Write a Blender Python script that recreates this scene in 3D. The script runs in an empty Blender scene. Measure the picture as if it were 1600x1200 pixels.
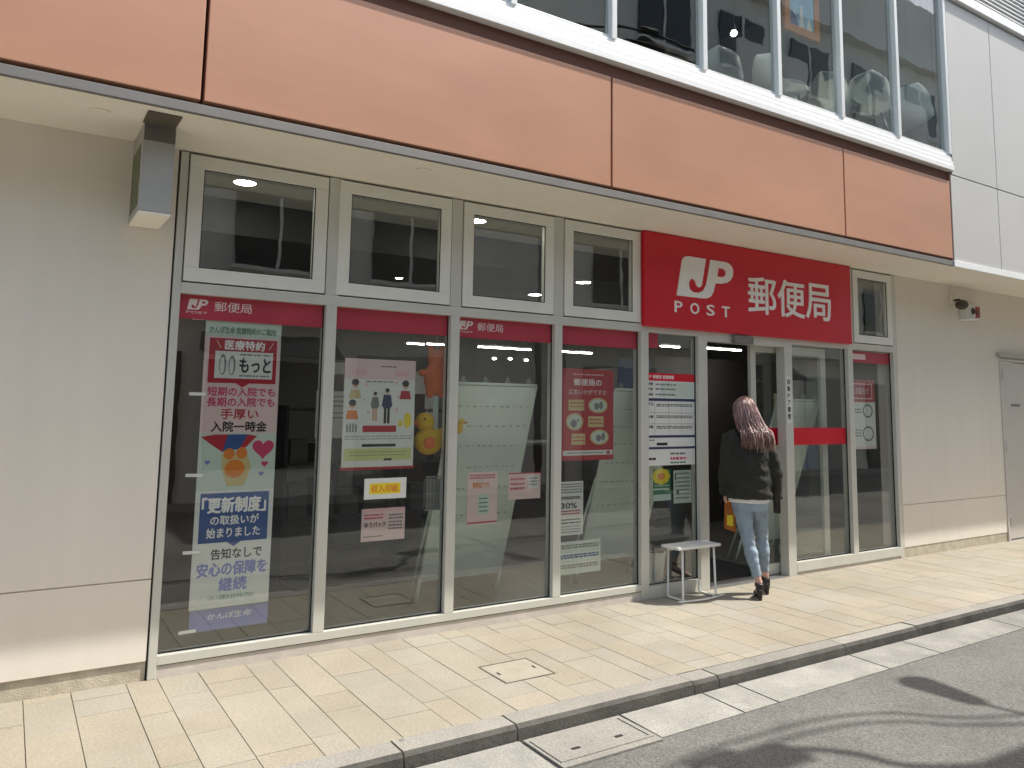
import bpy, bmesh, math, random
from mathutils import Vector, Matrix, noise

R = math.radians
scene = bpy.context.scene
COL = scene.collection
random.seed(11)

# ------------------------------------------------------------------ camera
cam_d = bpy.data.cameras.new("camera")
cam = bpy.data.objects.new("camera", cam_d)
COL.objects.link(cam)
yaw, pit, rol = 0.5699, 0.1133, 0.0161
fw = Vector((math.sin(yaw) * math.cos(pit), math.cos(yaw) * math.cos(pit), math.sin(pit)))
rt = Vector((math.cos(yaw), -math.sin(yaw), 0))
up = rt.cross(fw)
r2 = rt * math.cos(rol) + up * math.sin(rol)
u2 = up * math.cos(rol) - rt * math.sin(rol)
mw = Matrix((r2, u2, -fw)).transposed().to_4x4()
mw.translation = Vector((-0.8116, -5.1767, 1.649))
cam.matrix_world = mw
cam_d.sensor_width = 36
cam_d.lens = 1218.97 * 36 / 1600
cam_d.shift_y = (492.08 - 600) / 1600
cam_d.clip_start = 0.05
cam_d.clip_end = 500
scene.camera = cam

# ------------------------------------------------------------------ world, sun, exposure
SUN_EL, SUN_AZ = 57.0, 113.0
world = bpy.data.worlds.new("World")
scene.world = world
world.use_nodes = True
nt = world.node_tree
sky = nt.nodes.new("ShaderNodeTexSky")
sky.sky_type = 'NISHITA'
sky.sun_disc = False
sky.sun_elevation = R(SUN_EL)
sky.sun_rotation = R(SUN_AZ)
sky.altitude = 30
sky.dust_density = 1.6
bg = nt.nodes["Background"]
bg.inputs[1].default_value = 0.15
warm = nt.nodes.new("ShaderNodeMix")            # hazy city sky: less blue than clear air
warm.data_type = 'RGBA'; warm.blend_type = 'MULTIPLY'; warm.inputs[0].default_value = 1.0
warm.inputs[7].default_value = (1.0, 0.90, 0.76, 1)
nt.links.new(sky.outputs[0], warm.inputs[6])
nt.links.new(warm.outputs[2], bg.inputs[0])

sun_d = bpy.data.lights.new("sun", 'SUN')
sun_d.energy = 2.3
sun_d.angle = R(0.53)
sun_d.color = (1.0, 0.955, 0.88)
sun = bpy.data.objects.new("sun", sun_d)
COL.objects.link(sun)
sd = Vector((math.cos(R(SUN_EL)) * math.sin(R(SUN_AZ)), math.cos(R(SUN_EL)) * math.cos(R(SUN_AZ)), math.sin(R(SUN_EL))))
sun.rotation_euler = sd.to_track_quat('Z', 'Y').to_euler()
sun.location = sd * 40

vs = scene.view_settings
vs.view_transform = 'Standard'
vs.look = 'None'
vs.exposure = 1.52
vs.gamma = 1.0
vs.use_curve_mapping = False
scene.cycles.transparent_max_bounces = 24
scene.cycles.max_bounces = 10

# ------------------------------------------------------------------ materials
def new_mat(name):
    m = bpy.data.materials.new(name)
    m.use_nodes = True
    return m, m.node_tree, m.node_tree.nodes["Principled BSDF"]

def M(name, col, rough=0.6, metal=0.0, var=0.0, vscale=4.0, bump=0.0, bscale=60.0, spec=0.5, stretch=(1, 1, 1), coat=0.0):
    m, t, b = new_mat(name)
    b.inputs["Roughness"].default_value = rough
    b.inputs["Metallic"].default_value = metal
    b.inputs["Specular IOR Level"].default_value = spec
    b.inputs["Base Color"].default_value = (*col, 1)
    if coat:
        b.inputs["Coat Weight"].default_value = coat
    if var or bump:
        tc = t.nodes.new("ShaderNodeTexCoord")
        mp = t.nodes.new("ShaderNodeMapping")
        mp.inputs["Scale"].default_value = stretch
        t.links.new(tc.outputs["Object"], mp.inputs[0])
    if var:
        n = t.nodes.new("ShaderNodeTexNoise")
        n.inputs["Scale"].default_value = vscale
        n.inputs["Detail"].default_value = 6
        n.inputs["Roughness"].default_value = 0.62
        t.links.new(mp.outputs[0], n.inputs["Vector"])
        r = t.nodes.new("ShaderNodeValToRGB")
        lo = tuple(c * (1 - var) for c in col)
        hi = tuple(min(1, c * (1 + var)) for c in col)
        r.color_ramp.elements[0].position = 0.28
        r.color_ramp.elements[1].position = 0.72
        r.color_ramp.elements[0].color = (*lo, 1)
        r.color_ramp.elements[1].color = (*hi, 1)
        t.links.new(n.outputs["Fac"], r.inputs[0])
        t.links.new(r.outputs[0], b.inputs["Base Color"])
        mr = t.nodes.new("ShaderNodeMapRange")
        mr.inputs[3].default_value = max(0.02, rough - 0.09)
        mr.inputs[4].default_value = min(1, rough + 0.09)
        t.links.new(n.outputs["Fac"], mr.inputs[0])
        t.links.new(mr.outputs[0], b.inputs["Roughness"])
    if bump:
        n2 = t.nodes.new("ShaderNodeTexNoise")
        n2.inputs["Scale"].default_value = bscale
        n2.inputs["Detail"].default_value = 4
        t.links.new(mp.outputs[0], n2.inputs["Vector"])
        bp = t.nodes.new("ShaderNodeBump")
        bp.inputs["Strength"].default_value = bump
        bp.inputs["Distance"].default_value = 0.01
        t.links.new(n2.outputs["Fac"], bp.inputs["Height"])
        t.links.new(bp.outputs[0], b.inputs["Normal"])
    return m

def emit(name, col, s):
    m, t, b = new_mat(name)
    b.inputs["Base Color"].default_value = (0.8, 0.8, 0.8, 1)
    b.inputs["Emission Color"].default_value = (*col, 1)
    b.inputs["Emission Strength"].default_value = s
    return m

def glass_mat(name, tint, r0, rough=0.0):
    """thin window glass: clear straight through, mirror by the angle (Schlick)"""
    m = bpy.data.materials.new(name)
    m.use_nodes = True
    t = m.node_tree
    t.nodes.clear()
    out = t.nodes.new("ShaderNodeOutputMaterial")
    mix = t.nodes.new("ShaderNodeMixShader")
    tr = t.nodes.new("ShaderNodeBsdfTransparent")
    tr.inputs[0].default_value = (*tint, 1)
    gl = t.nodes.new("ShaderNodeBsdfGlossy")
    gl.inputs["Roughness"].default_value = rough
    gl.inputs["Color"].default_value = (0.97, 0.98, 0.96, 1)
    ge = t.nodes.new("ShaderNodeNewGeometry")
    dot = t.nodes.new("ShaderNodeVectorMath"); dot.operation = 'DOT_PRODUCT'
    t.links.new(ge.outputs["Normal"], dot.inputs[0])
    t.links.new(ge.outputs["Incoming"], dot.inputs[1])
    ab = t.nodes.new("ShaderNodeMath"); ab.operation = 'ABSOLUTE'
    t.links.new(dot.outputs["Value"], ab.inputs[0])
    om = t.nodes.new("ShaderNodeMath"); om.operation = 'SUBTRACT'
    om.inputs[0].default_value = 1.0
    t.links.new(ab.outputs[0], om.inputs[1])
    pw = t.nodes.new("ShaderNodeMath"); pw.operation = 'POWER'
    t.links.new(om.outputs[0], pw.inputs[0]); pw.inputs[1].default_value = 5.0
    ma = t.nodes.new("ShaderNodeMath"); ma.operation = 'MULTIPLY_ADD'
    t.links.new(pw.outputs[0], ma.inputs[0])
    ma.inputs[1].default_value = 1 - r0
    ma.inputs[2].default_value = r0
    # the faint waviness of float glass
    tc = t.nodes.new("ShaderNodeTexCoord")
    no = t.nodes.new("ShaderNodeTexNoise"); no.inputs["Scale"].default_value = 2.2
    t.links.new(tc.outputs["Object"], no.inputs["Vector"])
    bp = t.nodes.new("ShaderNodeBump"); bp.inputs["Strength"].default_value = 0.05; bp.inputs["Distance"].default_value = 0.02
    t.links.new(no.outputs["Fac"], bp.inputs["Height"])
    t.links.new(bp.outputs[0], gl.inputs["Normal"])
    t.links.new(ma.outputs[0], mix.inputs[0])
    t.links.new(tr.outputs[0], mix.inputs[1])
    t.links.new(gl.outputs[0], mix.inputs[2])
    t.links.new(mix.outputs[0], out.inputs[0])
    return m

def wall_mat(name, col, streak=0.06):
    """painted plaster: fine grain, faint rain streaks, dirt that gathers in its own patches"""
    m, t, b = new_mat(name)
    b.inputs["Roughness"].default_value = 0.78
    b.inputs["Specular IOR Level"].default_value = 0.3
    tc = t.nodes.new("ShaderNodeTexCoord")
    mp = t.nodes.new("ShaderNodeMapping"); mp.inputs["Scale"].default_value = (5, 5, 0.35)
    t.links.new(tc.outputs["Object"], mp.inputs[0])
    n1 = t.nodes.new("ShaderNodeTexNoise"); n1.inputs["Scale"].default_value = 1.3; n1.inputs["Detail"].default_value = 7
    t.links.new(mp.outputs[0], n1.inputs["Vector"])
    n2 = t.nodes.new("ShaderNodeTexNoise"); n2.inputs["Scale"].default_value = 0.9; n2.inputs["Detail"].default_value = 5
    t.links.new(tc.outputs["Object"], n2.inputs["Vector"])
    ad = t.nodes.new("ShaderNodeMath"); ad.operation = 'ADD'
    t.links.new(n1.outputs["Fac"], ad.inputs[0]); t.links.new(n2.outputs["Fac"], ad.inputs[1])
    mr = t.nodes.new("ShaderNodeMapRange")
    mr.inputs[1].default_value = 0.65; mr.inputs[2].default_value = 1.35
    mr.inputs[3].default_value = 1 - streak; mr.inputs[4].default_value = 1 + streak
    t.links.new(ad.outputs[0], mr.inputs[0])
    mx = t.nodes.new("ShaderNodeVectorMath"); mx.operation = 'SCALE'
    mx.inputs[0].default_value = col
    t.links.new(mr.outputs[0], mx.inputs["Scale"])
    t.links.new(mx.outputs[0], b.inputs["Base Color"])
    n3 = t.nodes.new("ShaderNodeTexNoise"); n3.inputs["Scale"].default_value = 160; n3.inputs["Detail"].default_value = 3
    t.links.new(tc.outputs["Object"], n3.inputs["Vector"])
    bp = t.nodes.new("ShaderNodeBump"); bp.inputs["Strength"].default_value = 0.18; bp.inputs["Distance"].default_value = 0.004
    t.links.new(n3.outputs["Fac"], bp.inputs["Height"]); t.links.new(bp.outputs[0], b.inputs["Normal"])
    return m

def ground_mat(name, base, dark, light, speck, rough=0.85, attr=None, stain=0.5, speck_amt=0.25, bump=0.35, stain_scale=0.8):
    """stone / asphalt: fine aggregate, broad stains; attr = per-tile tone stored on the mesh"""
    m, t, b = new_mat(name)
    b.inputs["Roughness"].default_value = rough
    b.inputs["Specular IOR Level"].default_value = 0.3
    tc = t.nodes.new("ShaderNodeTexCoord")
    n1 = t.nodes.new("ShaderNodeTexNoise"); n1.inputs["Scale"].default_value = stain_scale; n1.inputs["Detail"].default_value = 7; n1.inputs["Roughness"].default_value = 0.65
    n2 = t.nodes.new("ShaderNodeTexNoise"); n2.inputs["Scale"].default_value = speck; n2.inputs["Detail"].default_value = 3
    n3 = t.nodes.new("ShaderNodeTexVoronoi"); n3.inputs["Scale"].default_value = speck * 0.55
    for n in (n1, n2, n3):
        t.links.new(tc.outputs["Object"], n.inputs["Vector"])
    r1 = t.nodes.new("ShaderNodeValToRGB")
    r1.color_ramp.elements[0].position = 0.33; r1.color_ramp.elements[0].color = (*dark, 1)
    r1.color_ramp.elements[1].position = 0.66; r1.color_ramp.elements[1].color = (*light, 1)
    t.links.new(n1.outputs["Fac"], r1.inputs[0])
    mix = t.nodes.new("ShaderNodeMix"); mix.data_type = 'RGBA'; mix.inputs[0].default_value = stain
    mix.inputs[6].default_value = (*base, 1)
    t.links.new(r1.outputs[0], mix.inputs[7])
    if attr:
        a = t.nodes.new("ShaderNodeAttribute"); a.attribute_name = attr
        t.links.new(a.outputs["Color"], mix.inputs[6])
    r2_ = t.nodes.new("ShaderNodeMapRange"); r2_.inputs[1].default_value = 0.3; r2_.inputs[2].default_value = 0.7
    r2_.inputs[3].default_value = 1 - speck_amt; r2_.inputs[4].default_value = 1 + speck_amt * 0.9
    t.links.new(n2.outputs["Fac"], r2_.inputs[0])
    mu = t.nodes.new("ShaderNodeVectorMath"); mu.operation = 'SCALE'
    t.links.new(mix.outputs[2], mu.inputs[0]); t.links.new(r2_.outputs[0], mu.inputs["Scale"])
    # old chewing gum and oil drops: small dark spots in some cells only
    vo = t.nodes.new("ShaderNodeTexVoronoi"); vo.inputs["Scale"].default_value = 3.1
    t.links.new(tc.outputs["Object"], vo.inputs["Vector"])
    sz = t.nodes.new("ShaderNodeMapRange"); sz.inputs[1].default_value = 0.035; sz.inputs[2].default_value = 0.065
    sz.inputs[3].default_value = 1.0; sz.inputs[4].default_value = 0.0
    t.links.new(vo.outputs["Distance"], sz.inputs[0])
    sp = t.nodes.new("ShaderNodeSeparateColor"); t.links.new(vo.outputs["Color"], sp.inputs[0])
    gt_ = t.nodes.new("ShaderNodeMath"); gt_.operation = 'GREATER_THAN'; gt_.inputs[1].default_value = 0.62
    t.links.new(sp.outputs[0], gt_.inputs[0])
    mm = t.nodes.new("ShaderNodeMath"); mm.operation = 'MULTIPLY'
    t.links.new(sz.outputs[0], mm.inputs[0]); t.links.new(gt_.outputs[0], mm.inputs[1])
    fd = t.nodes.new("ShaderNodeMapRange"); fd.inputs[3].default_value = 1.0; fd.inputs[4].default_value = 0.62
    t.links.new(mm.outputs[0], fd.inputs[0])
    m3 = t.nodes.new("ShaderNodeVectorMath"); m3.operation = 'SCALE'
    t.links.new(mu.outputs[0], m3.inputs[0]); t.links.new(fd.outputs[0], m3.inputs["Scale"])
    t.links.new(m3.outputs[0], b.inputs["Base Color"])
    bp = t.nodes.new("ShaderNodeBump"); bp.inputs["Strength"].default_value = bump; bp.inputs["Distance"].default_value = 0.004
    t.links.new(n3.outputs["Distance"], bp.inputs["Height"]); t.links.new(bp.outputs[0], b.inputs["Normal"])
    return m

MAT = dict(
    wall=wall_mat("beige_plaster", (0.80, 0.745, 0.655), 0.035),
    soffit=wall_mat("cream_soffit", (0.90, 0.855, 0.74), 0.03),
    base=M("concrete_base", (0.50, 0.45, 0.35), 0.85, var=0.25, vscale=9, bump=0.3, bscale=90),
    alu=M("grey_aluminium", (0.62, 0.615, 0.555), 0.42, metal=0.2, var=0.06, vscale=3, stretch=(1, 1, 0.2)),
    alu_light=M("pale_grey_sash", (0.80, 0.795, 0.73), 0.42, metal=0.1, var=0.05, vscale=3, stretch=(1, 1, 0.2)),
    silver=M("silver_mullion", (0.70, 0.715, 0.70), 0.38, metal=0.15, var=0.05, vscale=4, stretch=(1, 1, 0.2)),
    sign_grey=M("sign_box_grey", (0.42, 0.41, 0.385), 0.5, metal=0.15, var=0.08, vscale=3),
    alu_dark=M("grey_trim", (0.215, 0.208, 0.195), 0.55, metal=0.3, var=0.1, vscale=4),
    white_alu=M("white_aluminium", (0.88, 0.885, 0.87), 0.4, metal=0.05, var=0.05, vscale=6, stretch=(0.3, 1, 4)),
    gasket=M("black_gasket", (0.012, 0.012, 0.012), 0.7),
    plinth=M("plinth_concrete", (0.56, 0.515, 0.46), 0.8, var=0.12, vscale=7, bump=0.15),
    fascia=M("terracotta_metal", (0.50, 0.255, 0.158), 0.40, metal=0.0, var=0.13, vscale=0.75, spec=0.6, stretch=(0.55, 1, 1.6), bump=0.06, bscale=2.5),
    fascia_dark=M("brown_gap_and_shadow", (0.17, 0.075, 0.05), 0.7),  # open gaps, and the sill's shadow put into colour
    clad=M("pale_grey_cladding", (0.53, 0.525, 0.51), 0.5, var=0.04, vscale=0.9),
    red=M("sign_red", (0.62, 0.008, 0.025), 0.32, var=0.03, vscale=2),
    film=M("film_red", (0.40, 0.038, 0.062), 0.3, var=0.12, vscale=1.6),
    film_text=M("film_white", (0.72, 0.62, 0.60), 0.6),
    white=M("white_letter", (0.88, 0.86, 0.82), 0.45),
    paper=M("white_paper", (0.70, 0.71, 0.67), 0.7, var=0.03, vscale=9),
    pink=M("pink_paper", (0.74, 0.45, 0.45), 0.7, var=0.05, vscale=6),
    palepink=M("pale_pink_paper", (0.72, 0.55, 0.53), 0.7, var=0.05, vscale=6),
    mint=M("pale_green_paper", (0.55, 0.63, 0.56), 0.7, var=0.04, vscale=5),
    lime=M("lime_paper", (0.56, 0.60, 0.25), 0.7),
    yellow=M("yellow_print", (0.78, 0.62, 0.03), 0.6),
    orange=M("orange_print", (0.70, 0.22, 0.03), 0.6),
    crimson=M("crimson_print", (0.42, 0.015, 0.03), 0.6, var=0.05, vscale=5),
    magenta=M("rose_print", (0.55, 0.05, 0.13), 0.6),
    blue=M("blue_print", (0.03, 0.085, 0.27), 0.6, var=0.06, vscale=5),
    violet=M("violet_print", (0.20, 0.22, 0.52), 0.6),
    navy=M("navy_print", (0.03, 0.04, 0.10), 0.6),
    green=M("green_print", (0.04, 0.20, 0.10), 0.6),
    ink=M("black_ink", (0.025, 0.022, 0.022), 0.6),
    greyink=M("grey_ink", (0.20, 0.20, 0.19), 0.6),
    skinprint=M("skin_print", (0.62, 0.40, 0.28), 0.6),
    cream=M("cream_print", (0.66, 0.62, 0.50), 0.7),
    tan=M("tan_print", (0.58, 0.47, 0.22), 0.6),
    rack=M("rack_board", (0.78, 0.86, 0.76), 0.6, var=0.05, vscale=4),
    steel=M("steel", (0.45, 0.45, 0.45), 0.35, metal=0.9),
    bench=M("bench_white", (0.80, 0.79, 0.73), 0.4, var=0.04, vscale=9),
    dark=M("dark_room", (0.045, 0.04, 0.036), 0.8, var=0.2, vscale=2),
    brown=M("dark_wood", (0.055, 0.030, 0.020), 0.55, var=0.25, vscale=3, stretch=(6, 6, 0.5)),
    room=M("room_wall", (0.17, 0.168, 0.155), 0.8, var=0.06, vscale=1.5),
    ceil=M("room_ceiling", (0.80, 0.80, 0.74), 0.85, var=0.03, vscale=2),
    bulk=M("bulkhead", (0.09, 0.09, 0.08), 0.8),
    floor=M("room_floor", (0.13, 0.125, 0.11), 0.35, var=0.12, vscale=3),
    mat=M("door_mat", (0.02, 0.02, 0.02), 0.95, bump=0.5, bscale=120),
    chair=M("chair_shell", (0.62, 0.66, 0.63), 0.4),
    blackm=M("black_metal", (0.02, 0.02, 0.02), 0.4, metal=0.5),
    door=M("painted_steel_door", (0.57, 0.54, 0.50), 0.45, var=0.03, vscale=2),
    opp=wall_mat("opposite_wall", (0.76, 0.74, 0.69), 0.12),
    opp2=wall_mat("opposite_band", (0.82, 0.80, 0.76), 0.1),
    opp_dark=M("opposite_dark", (0.03, 0.032, 0.035), 0.25),
    shutter=M("roller_shutter", (0.30, 0.30, 0.29), 0.5, metal=0.3, var=0.08, vscale=2),
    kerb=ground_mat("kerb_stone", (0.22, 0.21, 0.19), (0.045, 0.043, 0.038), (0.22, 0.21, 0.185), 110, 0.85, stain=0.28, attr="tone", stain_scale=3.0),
    kerb_plain=ground_mat("far_kerb_stone", (0.25, 0.24, 0.215), (0.15, 0.145, 0.13), (0.30, 0.29, 0.26), 110, 0.85, stain=0.5),
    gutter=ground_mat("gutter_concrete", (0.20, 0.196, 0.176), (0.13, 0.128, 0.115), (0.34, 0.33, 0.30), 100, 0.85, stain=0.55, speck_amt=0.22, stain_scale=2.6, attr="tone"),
    road=ground_mat("asphalt", (0.130, 0.129, 0.120), (0.085, 0.084, 0.078), (0.175, 0.173, 0.160), 95, 0.92, stain=0.7, speck_amt=0.38, bump=0.8),
    tile=ground_mat("paving_stone", (0.6, 0.55, 0.45), (0.20, 0.18, 0.14), (0.345, 0.32, 0.26), 75, 0.8, attr="tone", stain=0.45, speck_amt=0.13),
    grout=M("grout", (0.20, 0.175, 0.13), 0.9, var=0.2, vscale=8),
    iron=M("cast_iron", (0.15, 0.135, 0.11), 0.7, metal=0.1, var=0.3, vscale=12),
    lamp_on=emit("lamp_on", (1.0, 0.97, 0.9), 16.0),
    strip_on=emit("strip_on", (1.0, 0.98, 0.94), 16.0),
    glass=glass_mat("window_glass", (0.945, 0.96, 0.95), 0.088),
    glass_up=glass_mat("upper_glass", (0.93, 0.945, 0.935), 0.085),
    skin=M("skin", (0.55, 0.34, 0.26), 0.5, var=0.05, vscale=10),
    hair=M("pinkish_brown_hair", (0.17, 0.085, 0.075), 0.30, var=0.75, vscale=55, stretch=(1, 1, 0.12), spec=0.9),
    jacket=M("dark_olive_cloth", (0.022, 0.022, 0.016), 0.85, var=0.25, vscale=8, bump=0.5, bscale=26),
    jeans=M("light_denim", (0.26, 0.33, 0.40), 0.85, var=0.28, vscale=7, bump=0.4, bscale=45),
    shirt=M("white_cotton", (0.70, 0.69, 0.66), 0.85),
    shoe=M("black_leather", (0.018, 0.013, 0.012), 0.4),
    tape=M("white_tape", (0.78, 0.78, 0.74), 0.6),
    leaf=M("leaf_green", (0.09, 0.20, 0.04), 0.6),
)

# ------------------------------------------------------------------ mesh helpers
class MB:
    def __init__(self):
        self.bm = bmesh.new()

    def box(self, x0, y0, z0, x1, y1, z1, bevel=0.0):
        vs_ = [self.bm.verts.new(p) for p in
               ((x0, y0, z0), (x1, y0, z0), (x1, y1, z0), (x0, y1, z0), (x0, y0, z1), (x1, y0, z1), (x1, y1, z1), (x0, y1, z1))]
        fs = [self.bm.faces.new([vs_[i] for i in f]) for f in
              ((0, 3, 2, 1), (4, 5, 6, 7), (0, 1, 5, 4), (1, 2, 6, 5), (2, 3, 7, 6), (3, 0, 4, 7))]
        if bevel:
            es = {e for f in fs for e in f.edges}
            bmesh.ops.bevel(self.bm, geom=list(es), offset=bevel, segments=2, affect='EDGES', profile=0.6)
        return self

    def hexa(self, b, t):
        """eight corners: bottom ring b, top ring t"""
        vs_ = [self.bm.verts.new(p) for p in list(b) + list(t)]
        for f in ((0, 3, 2, 1), (4, 5, 6, 7), (0, 1, 5, 4), (1, 2, 6, 5), (2, 3, 7, 6), (3, 0, 4, 7)):
            self.bm.faces.new([vs_[i] for i in f])
        return self

    def quad(self, *p):
        self.bm.faces.new([self.bm.verts.new(q) for q in p])
        return self

    def tube(self, pts, rad, n=10, caps=True):
        pts = [Vector(p) for p in pts]
        rads = rad if isinstance(rad, (list, tuple)) else [rad] * len(pts)
        rings, ref = [], None
        for i, p in enumerate(pts):
            d = (pts[min(i + 1, len(pts) - 1)] - pts[max(i - 1, 0)]).normalized()
            if ref is None:
                ref = Vector((0, 0, 1)) if abs(d.z) < 0.9 else Vector((1, 0, 0))
            a = d.cross(ref).normalized()
            c = a.cross(d).normalized()
            ref = c
            rings.append([self.bm.verts.new(p + (a * math.cos(2 * math.pi * k / n) + c * math.sin(2 * math.pi * k / n)) * rads[i]) for k in range(n)])
        for i in range(len(rings) - 1):
            for k in range(n):
                self.bm.faces.new((rings[i][k], rings[i][(k + 1) % n], rings[i + 1][(k + 1) % n], rings[i + 1][k]))
        if caps:
            self.bm.faces.new(rings[0][::-1])
            self.bm.faces.new(rings[-1])
        return self

    def loft(self, rings, n=20):
        """rings: (centre, x axis vector, y axis vector)"""
        rs = []
        for c, ax, ay in rings:
            c, ax, ay = Vector(c), Vector(ax), Vector(ay)
            rs.append([self.bm.verts.new(c + ax * math.cos(2 * math.pi * k / n) + ay * math.sin(2 * math.pi * k / n)) for k in range(n)])
        for i in range(len(rs) - 1):
            for k in range(n):
                self.bm.faces.new((rs[i][k], rs[i][(k + 1) % n], rs[i + 1][(k + 1) % n], rs[i + 1][k]))
        self.bm.faces.new(rs[0][::-1])
        self.bm.faces.new(rs[-1])
        return self

    def ball(self, c, r, seg=16):
        s = r if isinstance(r, (tuple, list)) else (r, r, r)
        bmesh.ops.create_uvsphere(self.bm, u_segments=seg, v_segments=max(6, seg * 2 // 3), radius=1.0,
                                  matrix=Matrix.Translation(c) @ Matrix.Diagonal((*s, 1)))
        return self

    def disc(self, c, r, h, n=28, axis='Z'):
        m = Matrix.Translation(c)
        if axis == 'Y':
            m = m @ Matrix.Rotation(R(90), 4, 'X')
        bmesh.ops.create_cone(self.bm, cap_ends=True, segments=n, radius1=r, radius2=r, depth=h, matrix=m)
        return self

    def prism(self, poly, y0, y1, holes=()):
        """flat outline in x,z given a thickness in y"""
        def ring(p, y):
            return [self.bm.verts.new((a, y, b)) for a, b in p]
        outs = [(ring(p, y0), ring(p, y1)) for p in [poly] + list(holes)]
        for f, b in outs:
            for i in range(len(f)):
                j = (i + 1) % len(f)
                self.bm.faces.new((f[i], f[j], b[j], b[i]))
        for side in (0, 1):
            es = []
            for o in outs:
                r_ = o[side]
                for i in range(len(r_)):
                    e = self.bm.edges.get((r_[i], r_[(i + 1) % len(r_)]))
                    es.append(e)
            bmesh.ops.triangle_fill(self.bm, edges=es, use_beauty=True, use_dissolve=False)
        return self

    def build(self, name, mat, parent=None, smooth=False, normals=True):
        if normals:
            bmesh.ops.recalc_face_normals(self.bm, faces=self.bm.faces[:])
        me = bpy.data.meshes.new(name)
        self.bm.to_mesh(me)
        self.bm.free()
        me.materials.append(MAT[mat] if isinstance(mat, str) else mat)
        if smooth:
            for p in me.polygons:
                p.use_smooth = True
        o = bpy.data.objects.new(name, me)
        COL.objects.link(o)
        if parent:
            o.parent = parent
            o.matrix_parent_inverse = world_mx(parent).inverted()
        return o

def world_mx(o):
    m = Matrix.LocRotScale(o.location, o.rotation_euler, o.scale)
    while o.parent:
        m = Matrix.LocRotScale(o.parent.location, o.parent.rotation_euler, o.parent.scale) @ o.matrix_parent_inverse @ m if False else o.parent.matrix_basis @ o.matrix_parent_inverse @ m
        o = o.parent
    return m

def tag(o, label=None, cat=None, group=None, kind=None):
    if label: o["label"] = label
    if cat: o["category"] = cat
    if group: o["group"] = group
    if kind: o["kind"] = kind
    return o

def thing(name, loc, label, cat, group=None):
    o = bpy.data.objects.new(name, None)
    o.empty_display_size = 0.1
    o.location = loc
    COL.objects.link(o)
    return tag(o, label, cat, group)

def copy_tree(o, parent=None):
    c = o.copy()
    COL.objects.link(c)
    if parent:
        c.parent = parent
        c.matrix_parent_inverse = o.matrix_parent_inverse.copy()
    for ch in list(o.children):
        copy_tree(ch, c)
    return c

def text(name, body, x0, x1, z0, z1, y, mat, parent, depth=0.0006, shear=0.0, bold=0.0):
    """lettering on a plane facing the street, fitted to the box x0..x1, z0..z1, front at y"""
    cu = bpy.data.curves.new("lettering", 'FONT')
    cu.body = body
    cu.size = 1
    cu.shear = shear
    cu.resolution_u = 3
    tmp = bpy.data.objects.new("lettering", cu)
    COL.objects.link(tmp)
    bpy.context.view_layer.update()
    me = bpy.data.meshes.new_from_object(tmp.evaluated_get(bpy.context.evaluated_depsgraph_get()))
    bpy.data.objects.remove(tmp)
    bpy.data.curves.remove(cu)
    xs = [v.co.x for v in me.vertices]; ys = [v.co.y for v in me.vertices]
    ax, bx, ay, by = min(xs), max(xs), min(ys), max(ys)
    for v in me.vertices:
        v.co = Vector((x0 + (v.co.x - ax) / (bx - ax) * (x1 - x0), y, z0 + (v.co.y - ay) / max(1e-6, by - ay) * (z1 - z0)))
    if bold:
        # heavier strokes: the same glyphs laid beside themselves by a hair
        bm = bmesh.new(); bm.from_mesh(me)
        h_ = (z1 - z0) * bold
        g0 = bm.faces[:]
        for q, (dx, dz) in enumerate(((1, 0), (-1, 0), (0, 1), (0, -1), (0.7, 0.7), (-0.7, -0.7))):
            r_ = bmesh.ops.duplicate(bm, geom=g0)
            bmesh.ops.translate(bm, vec=(dx * h_, 0.00004 * (q + 1), dz * h_), verts=[g for g in r_["geom"] if isinstance(g, bmesh.types.BMVert)])
        bm.to_mesh(me); bm.free()
    if depth:
        bm = bmesh.new(); bm.from_mesh(me)
        r_ = bmesh.ops.extrude_face_region(bm, geom=bm.faces[:])
        bmesh.ops.translate(bm, vec=(0, depth, 0), verts=[g for g in r_["geom"] if isinstance(g, bmesh.types.BMVert)])
        bmesh.ops.recalc_face_normals(bm, faces=bm.faces[:])
        bm.to_mesh(me); bm.free()
    me.materials.clear()
    me.materials.append(MAT[mat])
    o = bpy.data.objects.new(name, me)
    COL.objects.link(o)
    if parent:
        o.parent = parent
        o.matrix_parent_inverse = world_mx(parent).inverted()
    return o

def remeshed(mb, name, mat, parent, voxel, smooth_it=6, wrinkle=0.0, wscale=9.0):
    """closed pieces fused into one continuous surface"""
    o = mb.build(name, mat, parent)
    md = o.modifiers.new("fuse", 'REMESH')
    md.mode = 'VOXEL'; md.voxel_size = voxel
    sm = o.modifiers.new("soften", 'SMOOTH'); sm.factor = 0.5; sm.iterations = smooth_it
    bpy.context.view_layer.update()
    me = bpy.data.meshes.new_from_object(o.evaluated_get(bpy.context.evaluated_depsgraph_get()))
    o.modifiers.clear()
    if wrinkle:
        for v in me.vertices:
            p = v.co * wscale
            n_ = noise.noise(Vector((p.x * 0.55 + p.z * 0.5, p.y * 0.55, p.z * 1.25))) + 0.5 * noise.noise(p * 2.1)
            v.co += v.normal * n_ * wrinkle
    for p in me.polygons:
        p.use_smooth = True
    old = o.data
    o.data = me
    me.name = name
    bpy.data.meshes.remove(old)
    return o

# ================================================================== THE SETTING
tag(MB().quad((-90, -90, -0.08), (120, -90, -0.08), (120, 60, -0.08), (-90, 60, -0.08)).build("road", "road"), kind="structure")

def y_tile(x): return -1.475 - 0.006 * x       # edge of the paving
def y_kerb(x): return -1.640       # street edge of the kerb top
def y_gut(x): return -2.022 + 0.013 * max(-2, min(x, 6))

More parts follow.
